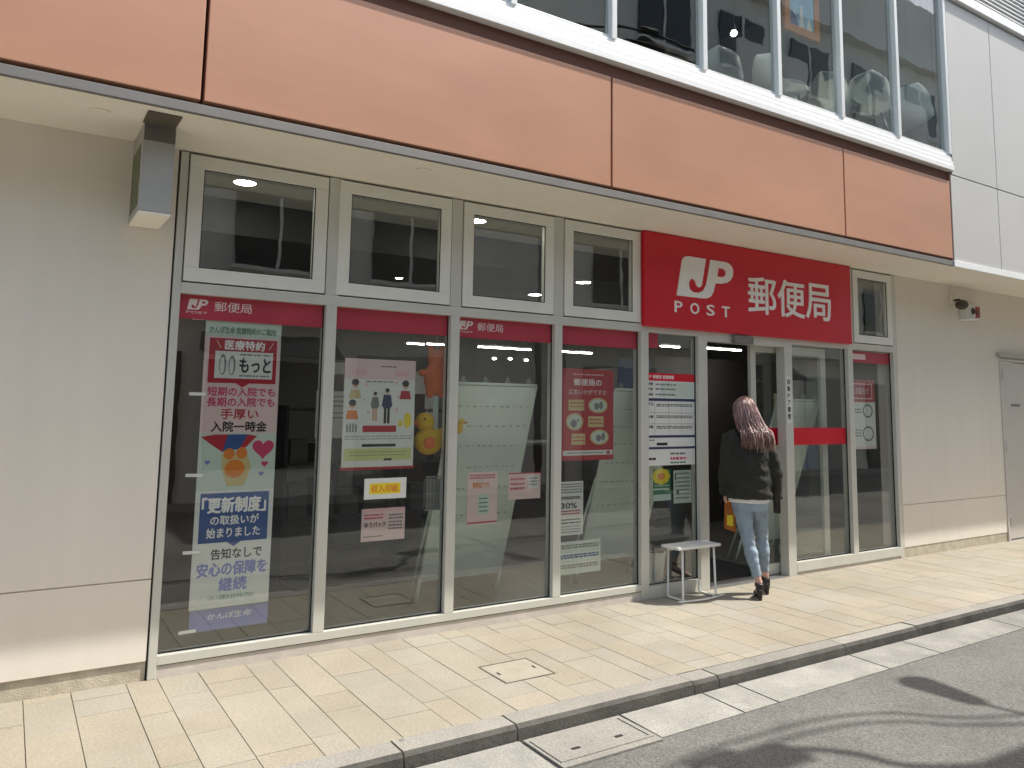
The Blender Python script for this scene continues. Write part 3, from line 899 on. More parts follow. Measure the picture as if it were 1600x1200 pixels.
# ================================================================== PAPER ON THE GLASS
YP = YG + 0.0115       # front of the sheets that hang just behind the glass
class Sheet:
    def __init__(self, name, x0, x1, z0, z1, mat, label, cat, group=None, y=YP, th=0.0012, skew=0.0):
        self.y = y
        self.x0, self.x1, self.z0, self.z1 = x0, x1, z0, z1
        b = MB()
        n = 8
        b.hexa([(x0, y, z0), (x1, y, z0 + skew), (x1, y + th, z0 + skew), (x0, y + th, z0)],
               [(x0, y, z1), (x1, y, z1 + skew), (x1, y + th, z1 + skew), (x0, y + th, z1)])
        self.o = b.build(name, mat)
        tag(self.o, label, cat, group)
    def X(self, u): return self.x0 + u * (self.x1 - self.x0)
    def Z(self, v): return self.z1 - v * (self.z1 - self.z0)      # v runs down the sheet
    def blocks(self, name, mat, rects, layer=1):
        b = MB()
        y = self.y - 0.0006 * layer
        for u0, v0, u1, v1 in rects:
            b.box(self.X(u0), y, self.Z(v1), self.X(u1), y + 0.0005, self.Z(v0))
        return b.build(name, mat, self.o)
    def poly(self, name, mat, pts, layer=1):
        y = self.y - 0.0006 * layer
        return MB().prism([(self.X(u), self.Z(v)) for u, v in pts], y, y + 0.0005).build(name, mat, self.o)
    def oval(self, name, mat, ovals, layer=1):
        b = MB()
        y = self.y - 0.0006 * layer
        for q, (u, v, ru, rv) in enumerate(ovals):
            yq = y - 0.00004 * q
            b.prism([(self.X(u + ru * math.cos(a)), self.Z(v + rv * math.sin(a))) for a in [2 * math.pi * k / 20 for k in range(20)]], yq, yq + 0.0005)
        return b.build(name, mat, self.o)
    def text(self, body, u0, u1, v0, v1, mat, layer=2, bold=0.012, name="lettering"):
        return text(name, body, self.X(u0), self.X(u1), self.Z(v1), self.Z(v0), self.y - 0.0006 * layer, mat, self.o, 0.0005, bold=bold)
    def lines(self, mat, u0, u1, vs_, h=0.012, layer=2, name="small_print"):
        rr = []
        for v in vs_:
            u = u0
            while u < u1 - 0.01:
                w = random.uniform(0.03, 0.09)
                rr.append((u, v, min(u + w, u1), v + h))
                u += w + random.uniform(0.008, 0.02)
        return self.blocks(name, mat, rr, layer)

# long banner
bn = Sheet("hanging_banner", 0.222, 0.706, 0.350, 2.152, "mint", "tall pink and pale green banner of insurance slogans taped inside the leftmost window", "banner", skew=0.003)
bn.blocks("pink_panel", "palepink", [(0.0, 0.055, 1.0, 0.40)], 1)
bn.blocks("grey_panel", "paper", [(0.0, 0.60, 1.0, 0.995)], 1)
bn.text("かんぽ生命 医療特約のご案内", 0.05, 0.92, 0.020, 0.044, "green", 2, 0.03)
bn.blocks("red_panel", "crimson", [(0.06, 0.062, 0.95, 0.222)], 2)
bn.poly("pointer", "crimson", [(0.42, 0.2221), (0.60, 0.2221), (0.51, 0.236)], 2)
bn.text("医療特約", 0.26, 0.78, 0.068, 0.102, "white", 3, 0.03)
bn.text("＼", 0.15, 0.21, 0.070, 0.098, "white", 3)
bn.text("／", 0.84, 0.90, 0.070, 0.098, "white", 3)
bn.blocks("white_panel", "paper", [(0.14, 0.108, 0.90, 0.205)], 3)
bn.text("もっと", 0.46, 0.87, 0.130, 0.182, "ink", 4, 0.03)
bn.lines("greyink", 0.46, 0.87, [0.116, 0.192], 0.005, 4)
bn.oval("stroke_figure", "greyink", [(0.24, 0.156, 0.045, 0.038), (0.36, 0.158, 0.045, 0.036)], 4)
bn.oval("stroke_figure", "paper", [(0.235, 0.160, 0.028, 0.030), (0.355, 0.162, 0.028, 0.028)], 5)
bn.text("短期の入院でも", 0.07, 0.95, 0.236, 0.268, "magenta", 2, 0.03)
bn.text("長期の入院でも", 0.07, 0.95, 0.273, 0.305, "magenta", 2, 0.03)
bn.text("手厚い", 0.25, 0.74, 0.313, 0.350, "crimson", 2, 0.02)
bn.text("入院一時金", 0.14, 0.86, 0.358, 0.394, "ink", 2, 0.035)
# the open umbrella and hearts (plain shapes)
bn.poly("umbrella", "crimson", [(0.02, 0.412), (0.20, 0.404), (0.36, 0.404), (0.30, 0.465), (0.16, 0.440)], 2)
bn.poly("umbrella", "blue", [(0.36, 0.404), (0.62, 0.404), (0.52, 0.455), (0.30, 0.465)], 2)
bn.poly("umbrella", "crimson", [(0.62, 0.404), (0.74, 0.410), (0.60, 0.450), (0.52, 0.455)], 2)
bn.poly("basket", "tan", [(0.30, 0.468), (0.62, 0.468), (0.68, 0.52), (0.60, 0.585), (0.38, 0.585), (0.30, 0.52)], 2)
bn.oval("basket_fruit", "orange", [(0.39, 0.472, 0.070, 0.020), (0.55, 0.470, 0.070, 0.021), (0.47, 0.525, 0.13, 0.032)], 3)
heart = lambda cu, cv, s: [(cu + s * 16 * math.sin(t) ** 3 / 16, cv - s * 0.27 * (13 * math.cos(t) - 5 * math.cos(2 * t) - 2 * math.cos(3 * t) - math.cos(4 * t)) / 16) for t in [2 * math.pi * k / 28 for k in range(28)]]
bn.poly("heart", "magenta", heart(0.83, 0.455, 0.145), 2)
bn.poly("heart", "magenta", heart(0.86, 0.510, 0.045), 2)
bn.poly("heart", "violet", heart(0.82, 0.545, 0.035), 2)
bn.poly("heart", "violet", heart(0.12, 0.500, 0.035), 2)
bn.blocks("blue_panel", "blue", [(0.06, 0.608, 0.94, 0.778)], 2)
bn.poly("pointer", "blue", [(0.42, 0.7781), (0.60, 0.7781), (0.51, 0.794)], 2)
bn.text("「更新制度」", 0.09, 0.90, 0.624, 0.676, "white", 3, 0.04)
bn.text("の取扱いが", 0.20, 0.82, 0.686, 0.718, "white", 3, 0.02)
bn.text("始まりました", 0.16, 0.84, 0.728, 0.762, "white", 3, 0.02)
bn.text("告知なしで", 0.23, 0.88, 0.800, 0.836, "ink", 2, 0.025)
bn.text("安心の保障を", 0.07, 0.95, 0.846, 0.892, "violet", 2, 0.04)
bn.text("継続", 0.35, 0.70, 0.900, 0.945, "violet", 2, 0.03)
bn.text("くわしくは窓口におたずねください", 0.22, 0.80, 0.957, 0.972, "green", 2, 0.02)

lf = Sheet("banner_foot", 0.232, 0.712, 0.215, 0.345, "violet", "faint violet strip with pale lettering under the tall banner", "paper strip", y=YP + 0.02)
lf.text("かんぽ生命", 0.22, 0.78, 0.22, 0.52, "white", 2, 0.0)
tp = None
for k, (x0, z0) in enumerate(((0.136, 2.146), (0.146, 1.669), (0.154, 1.165), (0.166, 0.694), (0.170, 0.219))):
    if tp is None:
        tp = MB().box(0, YP - 0.006, 0, 0.10, YP - 0.0052, 0.020).build("tape_strip", "tape")
        tag(tp, cat="tape", group="white tape strips on the banner edge")
        o = tp
    else:
        o = tp.copy(); COL.objects.link(o)
    o.location = (x0, 0, z0)
    o.rotation_euler = (0, R(random.uniform(-3, 3)), 0)
    o["label"] = ["white tape strip holding the top corner of the tall banner", "white tape strip beside the pink slogan lines of the tall banner", "white tape strip beside the umbrella picture on the tall banner",
                  "white tape strip beside the blue panel foot of the tall banner", "lowest white tape strip beside the violet strip under the banner"][k]

# poster of people
p = Sheet("recruit_poster", 1.162, 1.708, 1.190, 1.950, "paper", "white poster of small figures with pale pink top in the second window", "poster", "sheets taped to the windows")
p.blocks("pink_panel", "palepink", [(0.0, 0.0, 1.0, 0.19)])
p.lines("greyink", 0.5, 0.72, [0.06], 0.012)
p.blocks("ribbon", "pink", [(0.10, 0.10, 0.30, 0.16), (0.70, 0.10, 0.9, 0.15)], 2)
p.blocks("bar", "crimson", [(0.27, 0.62, 0.74, 0.68)], 2)
p.lines("greyink", 0.03, 0.97, [0.715, 0.74], 0.006)
p.blocks("bar", "ink", [(0.27, 0.79, 0.74, 0.815)], 2)
p.blocks("lime_panel", "lime", [(0.03, 0.83, 0.97, 0.94)], 1)
p.lines("greyink", 0.1, 0.9, [0.86, 0.89], 0.006)
p.blocks("bar", "ink", [(0.58, 0.925, 0.69, 0.945)], 2)
fig = lambda s, u, v, k, coat, leg: (s.oval("head", "skinprint", [(u, v, 0.028 * k, 0.024 * k)], 2), s.oval("hair", "ink", [(u, v - 0.012 * k, 0.03 * k, 0.02 * k)], 3),
    s.poly("coat", coat, [(u - 0.05 * k, v + 0.03 * k), (u + 0.05 * k, v + 0.03 * k), (u + 0.075 * k, v + 0.13 * k), (u + 0.045 * k, v + 0.16 * k), (u - 0.045 * k, v + 0.16 * k), (u - 0.075 * k, v + 0.13 * k)], 2),
    s.blocks("trousers", leg, [(u - 0.042 * k, v + 0.16 * k, u - 0.006 * k, v + 0.30 * k), (u + 0.006 * k, v + 0.16 * k, u + 0.042 * k, v + 0.30 * k)], 2))
fig(p, 0.60, 0.30, 1.0, "navy", "ink")
fig(p, 0.43, 0.33, 0.82, "greyink", "skinprint")
for u, v, c in ((0.15, 0.24, "tan"), (0.12, 0.43, "orange"), (0.86, 0.24, "crimson")):
    p.oval("head", "skinprint", [(u, v, 0.045, 0.036)], 2)
    p.oval("hair", "ink", [(u, v - 0.02, 0.05, 0.030)], 3)
    p.poly("coat", c, [(u - 0.06, v + 0.05), (u + 0.06, v + 0.05), (u + 0.085, v + 0.13), (u - 0.085, v + 0.13)], 2)
p.oval("petal", "pink", [(0.30, 0.24, 0.02, 0.015), (0.72, 0.22, 0.02, 0.015), (0.34, 0.50, 0.02, 0.015), (0.74, 0.47, 0.02, 0.015), (0.28, 0.38, 0.016, 0.012), (0.76, 0.35, 0.016, 0.012)], 1)
p.lines("greyink", 0.30, 0.70, [0.205], 0.010)
p.oval("yellow_shape", "yellow", [(0.90, 0.57, 0.055, 0.075), (0.80, 0.60, 0.03, 0.03)], 2)
p.blocks("figure_row", "greyink", [(0.05, 0.61, 0.07, 0.68), (0.09, 0.60, 0.11, 0.68), (0.13, 0.60, 0.15, 0.68), (0.17, 0.61, 0.19, 0.68)], 2)
p.blocks("rail", "crimson", [(-0.02, 1.0, 1.02, 1.025)], 0)

p = Sheet("small_sign", 1.333, 1.654, 0.966, 1.110, "paper", "white card with yellow highlighted orange writing in the second window", "card", "sheets taped to the windows", y=YG - 0.0030)
p.blocks("highlight", "yellow", [(0.12, 0.24, 0.86, 0.76)])
p.text("収入印紙", 0.17, 0.81, 0.32, 0.68, "orange", 2, 0.03)

def pinkcard(x0, x1, z0, z1, label, name="leaflet"):
    p = Sheet(name, x0, x1, z0, z1, "palepink", label, "leaflet", "sheets taped to the windows")
    return p
p = pinkcard(1.327, 1.658, 0.676, 0.900, "pink leaflet with red header under the yellow highlighted card")
p.blocks("header", "pink", [(0.0, 0.0, 1.0, 0.10)])
p.lines("magenta", 0.06, 0.5, [0.17, 0.27], 0.05)
p.text("ゆうパック", 0.07, 0.55, 0.42, 0.58, "ink", 2, 0.03)
p.lines("greyink", 0.62, 0.95, [0.2, 0.3, 0.42, 0.52, 0.62], 0.05)
p.blocks("footer_rule", "greyink", [(0.05, 0.84, 0.5, 0.87)])
p = pinkcard(2.168, 2.436, 0.735, 1.124, "upright pink leaflet taped in front of the pale green board")
p.lines("magenta", 0.08, 0.92, [0.05, 0.10], 0.025)
p.text("郵便局アプリ", 0.18, 0.72, 0.20, 0.31, "orange", 2, 0.03)
p.blocks("pale_square", "mint", [(0.34, 0.42, 0.74, 0.82)])
p.lines("green", 0.40, 0.68, [0.50, 0.58, 0.66, 0.74], 0.025)
p.blocks("footer", "crimson", [(0.0, 0.955, 1.0, 0.985)])
p = pinkcard(2.538, 2.842, 0.902, 1.108, "wide pink leaflet with red top rule right of the upright pink one")
p.blocks("header", "crimson", [(0.0, 0.0, 1.0, 0.05)])
p.lines("magenta", 0.06, 0.5, [0.2, 0.38, 0.55], 0.08)
p.blocks("pale_square", "paper", [(0.62, 0.14, 0.92, 0.62)])
p.lines("greyink", 0.64, 0.9, [0.2, 0.32, 0.44], 0.05)

# red poster
p = Sheet("red_poster", 3.052, 3.602, 1.188, 1.951, "crimson", "red poster with cream panels and round vignettes in the fourth window", "poster", "sheets taped to the windows")
p.lines("pink", 0.2, 0.8, [0.055], 0.014)
p.text("郵便局の", 0.22, 0.76, 0.11, 0.185, "white", 2, 0.02)
p.text("広告いかがですか", 0.12, 0.86, 0.225, 0.285, "palepink", 2, 0.012)
p.blocks("cream_panel", "tan", [(0.12, 0.34, 0.42, 0.46), (0.50, 0.52, 0.80, 0.64), (0.18, 0.71, 0.44, 0.83)])
p.lines("crimson", 0.15, 0.40, [0.37, 0.41], 0.012); p.lines("crimson", 0.53, 0.78, [0.55, 0.59], 0.012); p.lines("crimson", 0.2, 0.42, [0.74, 0.78], 0.012)
p.oval("cream_oval", "tan", [(0.69, 0.40, 0.19, 0.085), (0.24, 0.58, 0.165, 0.095), (0.72, 0.75, 0.185, 0.085)])
p.oval("vignette", "mint", [(0.69, 0.40, 0.155, 0.066), (0.24, 0.58, 0.13, 0.075), (0.72, 0.75, 0.15, 0.066)], 2)
p.oval("vignette_figure", "greyink", [(0.66, 0.41, 0.05, 0.04), (0.75, 0.40, 0.04, 0.045), (0.22, 0.60, 0.06, 0.045), (0.30, 0.565, 0.02, 0.02), (0.70, 0.76, 0.05, 0.04), (0.79, 0.745, 0.04, 0.045)], 3)
p.blocks("white_band", "paper", [(0.02, 0.892, 0.98, 0.945)])
p.lines("greyink", 0.1, 0.8, [0.912], 0.012)
p.blocks("mark", "crimson", [(0.86, 0.902, 0.93, 0.935)], 2)

# opening hours notice
p = Sheet("opening_hours_notice", 3.972, 4.566, 1.122, 1.945, "paper", "white opening hours table with red header left of the door", "notice", y=YG - 0.0030)
p.blocks("header", "red", [(0.0, 0.0, 1.0, 0.085)])
p.text("〒 郵便局 営業時間", 0.06, 0.56, 0.022, 0.062, "white", 2, 0.02)
p.blocks("rule", "navy", [(0.0, 0.275, 1.0, 0.305), (0.0, 0.675, 1.0, 0.702), (0.0, 0.80, 1.0, 0.825)])
for v, s in ((0.105, "郵便"), (0.16, "貯金"), (0.22, "保険"), (0.325, "平日"), (0.46, "土曜"), (0.57, "日曜")):
    p.text(s, 0.02, 0.13, v, v + 0.03, "ink", 2, 0.02)
for v in (0.115, 0.165, 0.225):
    p.lines("greyink", 0.18, 0.6, [v], 0.018)
p.lines("greyink", 0.2, 0.95, [0.335, 0.352, 0.46, 0.477, 0.575, 0.592], 0.012)
p.blocks("grid_line", "greyink", [(0.0, 0.43, 1.0, 0.434), (0.0, 0.55, 1.0, 0.554), (0.16, 0.31, 0.164, 0.67), (0.45, 0.31, 0.454, 0.67), (0.72, 0.31, 0.724, 0.67)])
p.blocks("tinted_cell", "mint", [(0.3, 0.10, 0.98, 0.26)])
p.blocks("bar", "ink", [(0.20, 0.755, 0.42, 0.785)], 2)
p.lines("greyink", 0.05, 0.16, [0.72], 0.016)
p.lines("greyink", 0.48, 0.80, [0.865], 0.022)
p.lines("magenta", 0.48, 0.82, [0.915], 0.026)
p.lines("green", 0.48, 0.80, [0.965], 0.016)
p.lines("ink", 0.03, 0.18, [0.915], 0.024)

# flower card
p = Sheet("flower_card", 4.060, 4.275, 0.812, 1.085, "green", "green card with a big yellow flower under the opening hours notice", "card", "sheets taped to the windows")
p.oval("flower", "yellow", [(0.45 + 0.30 * math.cos(t), 0.22 + 0.15 * math.sin(t), 0.20, 0.12) for t in [2 * math.pi * k / 8 for k in range(8)]] , 1)
p.oval("flower_centre", "orange", [(0.45, 0.22, 0.22, 0.11)], 2)
p.blocks("pale_band", "mint", [(0.0, 0.80, 1.0, 1.0), (0.0, 0.60, 0.9, 0.66)])
p.lines("mint", 0.1, 0.9, [0.5], 0.04)
p = Sheet("price_list", 4.308, 4.532, 0.778, 1.072, "mint", "grey green price list right of the yellow flower card", "notice", "sheets taped to the windows")
p.lines("greyink", 0.08, 0.9, [0.08, 0.22, 0.34, 0.46, 0.58, 0.70, 0.82], 0.04)
p.blocks("dark_mark", "navy", [(0.15, 0.60, 0.30, 0.72), (0.08, 0.1, 0.14, 0.3)])

# sheets low in the fourth window, on the sloping leaflet stand
p = Sheet("stamp_sheet", 3.03, 3.30, 0.582, 1.016, "paper", "grey sheet with black figures low in the fourth window", "leaflet", "sheets taped to the windows", y=YP + 0.03)
p.lines("greyink", 0.06, 0.95, [0.04, 0.09, 0.14, 0.19], 0.022)
p.text("30%", 0.15, 0.75, 0.40, 0.50, "ink", 2, 0.03)
p.lines("crimson", 0.05, 0.9, [0.54, 0.59], 0.022)
p.lines("ink", 0.08, 0.9, [0.28, 0.31, 0.70, 0.76], 0.02)
p.lines("greyink", 0.08, 0.9, [0.83, 0.88, 0.93], 0.014)
p = Sheet("catalogue_sheet", 3.022, 3.48, 0.272, 0.534, "mint", "wide pale catalogue sheet at the bottom of the fourth window", "leaflet", "sheets taped to the windows", y=YP + 0.02)
for r_ in range(3):
    p.lines(["greyink", "blue", "greyink"][r_], 0.06, 0.95, [0.10 + 0.3 * r_, 0.17 + 0.3 * r_], 0.05)
p.blocks("frame_line", "paper", [(0.03, 0.05, 0.97, 0.08), (0.03, 0.36, 0.97, 0.39), (0.03, 0.66, 0.97, 0.69), (0.48, 0.08, 0.51, 0.36)])

# right of the door
p = Sheet("door_sticker", 5.815, 5.892, 1.50, 1.97, "paper", "narrow white strip of black characters on the door post", "sticker", y=-0.0062, th=0.001)
for k, ch in enumerate("自動ドア開閉"):
    p.text(ch, 0.25, 0.75, 0.06 + k * 0.15, 0.17 + k * 0.15, "ink", 1, 0.03)
p = Sheet("pale_poster", 6.962, 7.44, 1.213, 1.975, "palepink", "faded pink and white poster in the far right narrow window", "poster", "sheets taped to the windows", y=YP + 0.006)
p.blocks("red_panel", "film", [(0.0, 0.0, 1.0, 0.32)])
p.blocks("inner_line", "pink", [(0.10, 0.05, 0.9, 0.07), (0.10, 0.26, 0.9, 0.28), (0.10, 0.07, 0.13, 0.26), (0.87, 0.07, 0.9, 0.26)], 2)
p.text("お知らせ", 0.25, 0.75, 0.11, 0.21, "palepink", 2, 0.02)
p.blocks("grey_panel", "paper", [(0.0, 0.33, 1.0, 0.96)])
p.oval("round_mark", "greyink", [(0.7, 0.45, 0.2, 0.10), (0.7, 0.78, 0.22, 0.11)], 2)
p.oval("round_mark_centre", "paper", [(0.7, 0.45, 0.15, 0.075), (0.7, 0.78, 0.17, 0.085)], 3)
p.lines("greyink", 0.1, 0.45, [0.42, 0.46, 0.72, 0.76, 0.8], 0.02)
p = Sheet("lime_leaflet", 6.0, 6.30, 1.50, 1.80, "lime", "lime green leaflet seen dimly through the pane right of the door", "leaflet", y=0.30)
p.lines("paper", 0.1, 0.6, [0.1, 0.2], 0.05)
p.blocks("rule", "paper", [(0.0, 0.02, 1.0, 0.05)])

# ================================================================== decorations hung in the window
def deco(name, label, c, s, mat, parts):
    t_ = thing(name, c, label, "decoration", "stuffed decorations hung by the second mullion")
    return t_
od = deco("orange_decoration", "orange stuffed bear shape hanging behind the second mullion", (1.93, 0.16, 1.72), 1, "orange", None)
orange_f = M("orange_felt", (0.62, 0.14, 0.04), 0.8, var=0.15, vscale=9, bump=0.3)
yellow_f = M("yellow_felt", (0.68, 0.42, 0.015), 0.75, var=0.12, vscale=9, bump=0.3)
b = MB().ball((1.93, 0.17, 1.83), (0.095, 0.07, 0.13)).ball((1.935, 0.17, 1.985), (0.075, 0.06, 0.07)).ball((1.885, 0.17, 2.045), (0.025, 0.02, 0.045)).ball((1.985, 0.17, 2.05), (0.025, 0.02, 0.045))
b.ball((1.83, 0.17, 1.87), (0.045, 0.03, 0.03)).ball((2.03, 0.17, 1.90), (0.05, 0.03, 0.03)).ball((1.88, 0.16, 1.73), (0.035, 0.035, 0.05)).ball((1.98, 0.16, 1.73), (0.035, 0.035, 0.05))
remeshed(b, "body", orange_f, od, 0.008, 4)
MB().tube([(1.935, 0.17, 2.05), (1.935, 0.17, 2.28)], 0.002, 6).build("string", "white", od)
MB().box(1.905, 0.15, 1.42, 1.95, 0.152, 1.70).build("paper_tail", "mint", od)
yd = deco("yellow_duck", "yellow stuffed duck hanging below the orange decoration", (1.87, 0.16, 1.25), 1, "yellow", None)
b = MB().ball((1.885, 0.17, 1.36), (0.115, 0.08, 0.105)).ball((1.845, 0.16, 1.505), (0.075, 0.065, 0.07)).ball((1.985, 0.17, 1.41), (0.05, 0.04, 0.045))
remeshed(b, "body", yellow_f, yd, 0.008, 4)
MB().ball((1.775, 0.145, 1.49), (0.032, 0.028, 0.014)).build("beak", orange_f, yd, smooth=True)
MB().ball((1.85, 0.085, 1.35), (0.05, 0.02, 0.045)).build("wing", orange_f, yd, smooth=True)
MB().ball((1.815, 0.10, 1.525), (0.009, 0.006, 0.009), 8).build("eye", "ink", yd, smooth=True)
MB().tube([(1.86, 0.17, 1.57), (1.9, 0.17, 1.72)], 0.002, 6).build("string", "white", yd)
ych = thing("yellow_chick", (2.095, 0.1, 1.44), "small yellow chick shape stuck at the left edge of the pale green board", "decoration")
b = MB().ball((2.09, 0.085, 1.455), (0.042, 0.02, 0.042)).ball((2.115, 0.08, 1.505), (0.028, 0.018, 0.027))
remeshed(b, "body", yellow_f, ych, 0.005, 3)
MB().ball((2.150, 0.078, 1.50), (0.016, 0.01, 0.009), 10).build("beak", orange_f, ych, smooth=True)
bx = thing("wire_basket", (1.90, 0.12, 0.86), "small grey wire leaflet holder under the yellow duck", "holder")
b = MB()
for k in range(5):
    b.box(1.845 + k * 0.028, 0.10, 0.86, 1.853 + k * 0.028, 0.104, 1.10)
b.box(1.84, 0.099, 0.855, 1.97, 0.17, 0.865); b.box(1.84, 0.099, 1.095, 1.97, 0.106, 1.105); b.box(1.84, 0.099, 0.97, 1.97, 0.104, 0.978)
b.build("frame", "steel", bx)
MB().box(1.848, 0.11, 0.868, 1.962, 0.16, 1.08).build("leaflets", "shutter", bx)

# ================================================================== display racks seen from behind
def rack(name, x0, x1, zt, label):
    t_ = thing(name, ((x0 + x1) / 2, 0.7, 0.0), label, "display rack", "leaflet racks with their backs to the windows")
    dy, y0, zb = 0.52, 0.19, 0.20
    P = lambda u, s, off=0.0: Vector((x0 + u * (x1 - x0), y0 + s * dy + off, zt + (zb - zt) * s))
    b = MB()
    b.hexa([P(0, 1), P(1, 1), P(1, 1, 0.018), P(0, 1, 0.018)], [P(0, 0), P(1, 0), P(1, 0, 0.018), P(0, 0, 0.018)])
    b.build("back_board", "rack", t_)
    b = MB()
    for s in (0.10, 0.20, 0.30, 0.41, 0.52, 0.66):
        u = 0.08
        while u < 0.93:
            w = random.uniform(0.01, 0.04)
            q = P(u, s, -0.003); q2 = P(u + w, s + 0.004, -0.003)
            b.box(q.x, q.y - 0.001, q2.z, q2.x, q.y + 0.003, q.z)
            u += w + random.uniform(0.03, 0.07)
    b.build("slots", "shutter", t_)
    b = MB()
    b.tube([P(0, -0.01, 0.01), P(1, -0.01, 0.01)], 0.012, 8)
    b.tube([P(0, -0.01, 0.01), P(0, 1.0, 0.01)], 0.010, 8)
    b.tube([P(1, -0.01, 0.01), P(1, 1.0, 0.01)], 0.010, 8)
    for u in (0.0, 1.0):
        b.tube([P(u, 0.98, 0.01), P(u, 1.0, 0.01) + Vector((0, 0.06, -zb + 0.01))], 0.014, 8)
        b.tube([P(u, 0.5, 0.02), Vector((x0 + u * (x1 - x0), y0 + 0.72, 0.01))], 0.012, 8)
    b.build("tube_frame", "rack", t_, smooth=True)
    b = MB()
    for k in range(4):
        u = 0.10 + 0.27 * k
        q = P(u, -0.015, 0.02)
        b.prism([(q.x - 0.03, q.z + 0.002), (q.x + 0.03, q.z + 0.002), (q.x + 0.012, q.z + 0.05), (q.x - 0.008, q.z + 0.052)], q.y, q.y + 0.012)
    b.build("leaflet_tops", "shutter", t_)
    return t_
rack("leaflet_rack", 2.115, 2.885, 1.785, "pale green leaflet rack leaning behind the third window")
rack("leaflet_rack", 3.74, 4.50, 1.775, "pale green leaflet rack behind the red poster and the door sidelight")
rack("leaflet_rack", 5.93, 6.62, 1.72, "pale green leaflet rack standing behind the pane right of the door")
MB_ = MB().box(4.141, 0.62, 1.819, 4.546, 0.64, 2.102)
tag(MB_.build("blue_poster", "blue"), "dark blue poster standing behind the top of the second rack", "poster")

# figures of the counter zone: a dark shelf with boxes behind the second and third windows
sh = thing("storage_shelf", (2.6, 2.2, 0), "dark storage shelf with grey boxes deep behind the second window", "shelf")
b = MB()
for z in (0.05, 0.55, 1.05, 1.55):
    b.box(1.35, 2.0, z, 3.7, 2.4, z + 0.03)
for xx in (1.35, 2.5, 3.67):
    b.box(xx, 2.0, 0, xx + 0.03, 2.4, 1.6)
b.build("frame", "dark", sh)
b = MB()
for k in range(9):
    xx = 1.42 + k * 0.245
    for z in (0.58, 1.08):
        h = random.uniform(0.15, 0.34)
        b.box(xx, 2.04, z + 0.001, xx + random.uniform(0.13, 0.22), 2.3, z + h)
b.build("boxes", "bulk", sh)

# more of the shop behind the glass
for k, (x0, y0, w, h, m_, lb) in enumerate(((2.35, 3.3, 0.55, 1.95, "greyink", "tall grey cabinet deep behind the third window"), (3.05, 3.6, 0.5, 1.75, "brown", "dark wooden cabinet deep behind the fourth window"), (0.75, 2.9, 0.5, 1.55, "dark", "dark cabinet deep behind the leftmost window"))):
    cbn = thing("cabinet", (x0 + w / 2, y0, 0), lb, "cabinet", "cabinets inside the shop")
    MB().box(x0, y0, 0, x0 + w, y0 + 0.4, h, 0.004).build("case", m_, cbn)
    for q in range(2):
        MB().box(x0 + 0.01 + q * w / 2, y0 - 0.018, 0.06, x0 + (q + 1) * w / 2 - 0.01, y0 - 0.001, h - 0.03, 0.003).build("door", m_, cbn)
        MB().box(x0 + w / 2 - 0.05 + q * 0.08, y0 - 0.035, h * 0.5, x0 + w / 2 - 0.035 + q * 0.08, y0 - 0.0185, h * 0.5 + 0.14).build("handle", "steel", cbn)
for k, (x0, z0, w, h, y0, m_, lb) in enumerate(((1.62, 1.30, 0.30, 0.44, 1.99, "paper", "white sheet on the dark shelf between the banner and the poster"), (1.95, 0.95, 0.26, 0.36, 1.985, "shutter", "grey sheet on the dark shelf low beside the banner"), (6.78, 0.95, 0.50, 0.55, 0.72, "blue", "dark blue sheet deep in the far right narrow window"))):
    p = Sheet("paper_sheet", x0, x0 + w, z0, z0 + h, m_, lb, "paper sheet", y=y0)
    p.lines("greyink", 0.1, 0.9, [0.1, 0.2, 0.3, 0.45, 0.55], 0.03)

# ================================================================== bench by the door
bn_ = thing("bench", (4.32, -0.135, 0), "small white sled base bench on the pavement left of the door", "bench")
MB().box(4.065, -0.245, 0.432, 4.575, -0.03, 0.456, 0.006).build("seat", "bench", bn_)
for xx in (4.135, 4.515):
    b = MB().tube([(xx, -0.215, 0.432), (xx - (0.008 if xx < 4.3 else -0.008), -0.225, 0.03), (xx, -0.23, 0.014), (xx, -0.21, 0.011), (xx, -0.05, 0.011), (xx, -0.035, 0.02), (xx, -0.045, 0.432)], 0.0095, 10)
    b.build("leg", "bench", bn_, smooth=True)
b = MB().tube([(4.06 + 0.56 * t, -0.232 - 0.035 * math.sin(math.pi * t), 0.010) for t in [k / 10 for k in range(11)]], 0.0085, 8)
b.build("floor_rail", "bench", bn_, smooth=True)
b = MB().box(4.13, -0.05, 0.40, 4.52, -0.042, 0.431)
b.build("apron", "bench", bn_)

# small cardboard box standing behind the sidelight
cb = thing("stone_pot", (4.33, 0.32, 0), "pale plant pot standing inside behind the white bench", "pot")
MB().loft([((4.33, 0.34, 0.01), (0.07, 0, 0), (0, 0.07, 0)), ((4.33, 0.34, 0.28), (0.10, 0, 0), (0, 0.10, 0)), ((4.33, 0.34, 0.31), (0.108, 0, 0), (0, 0.108, 0))]).build("pot", "paper", cb, smooth=False)
MB().disc((4.33, 0.34, 0.3115), 0.092, 0.006).build("soil", "dark", cb)

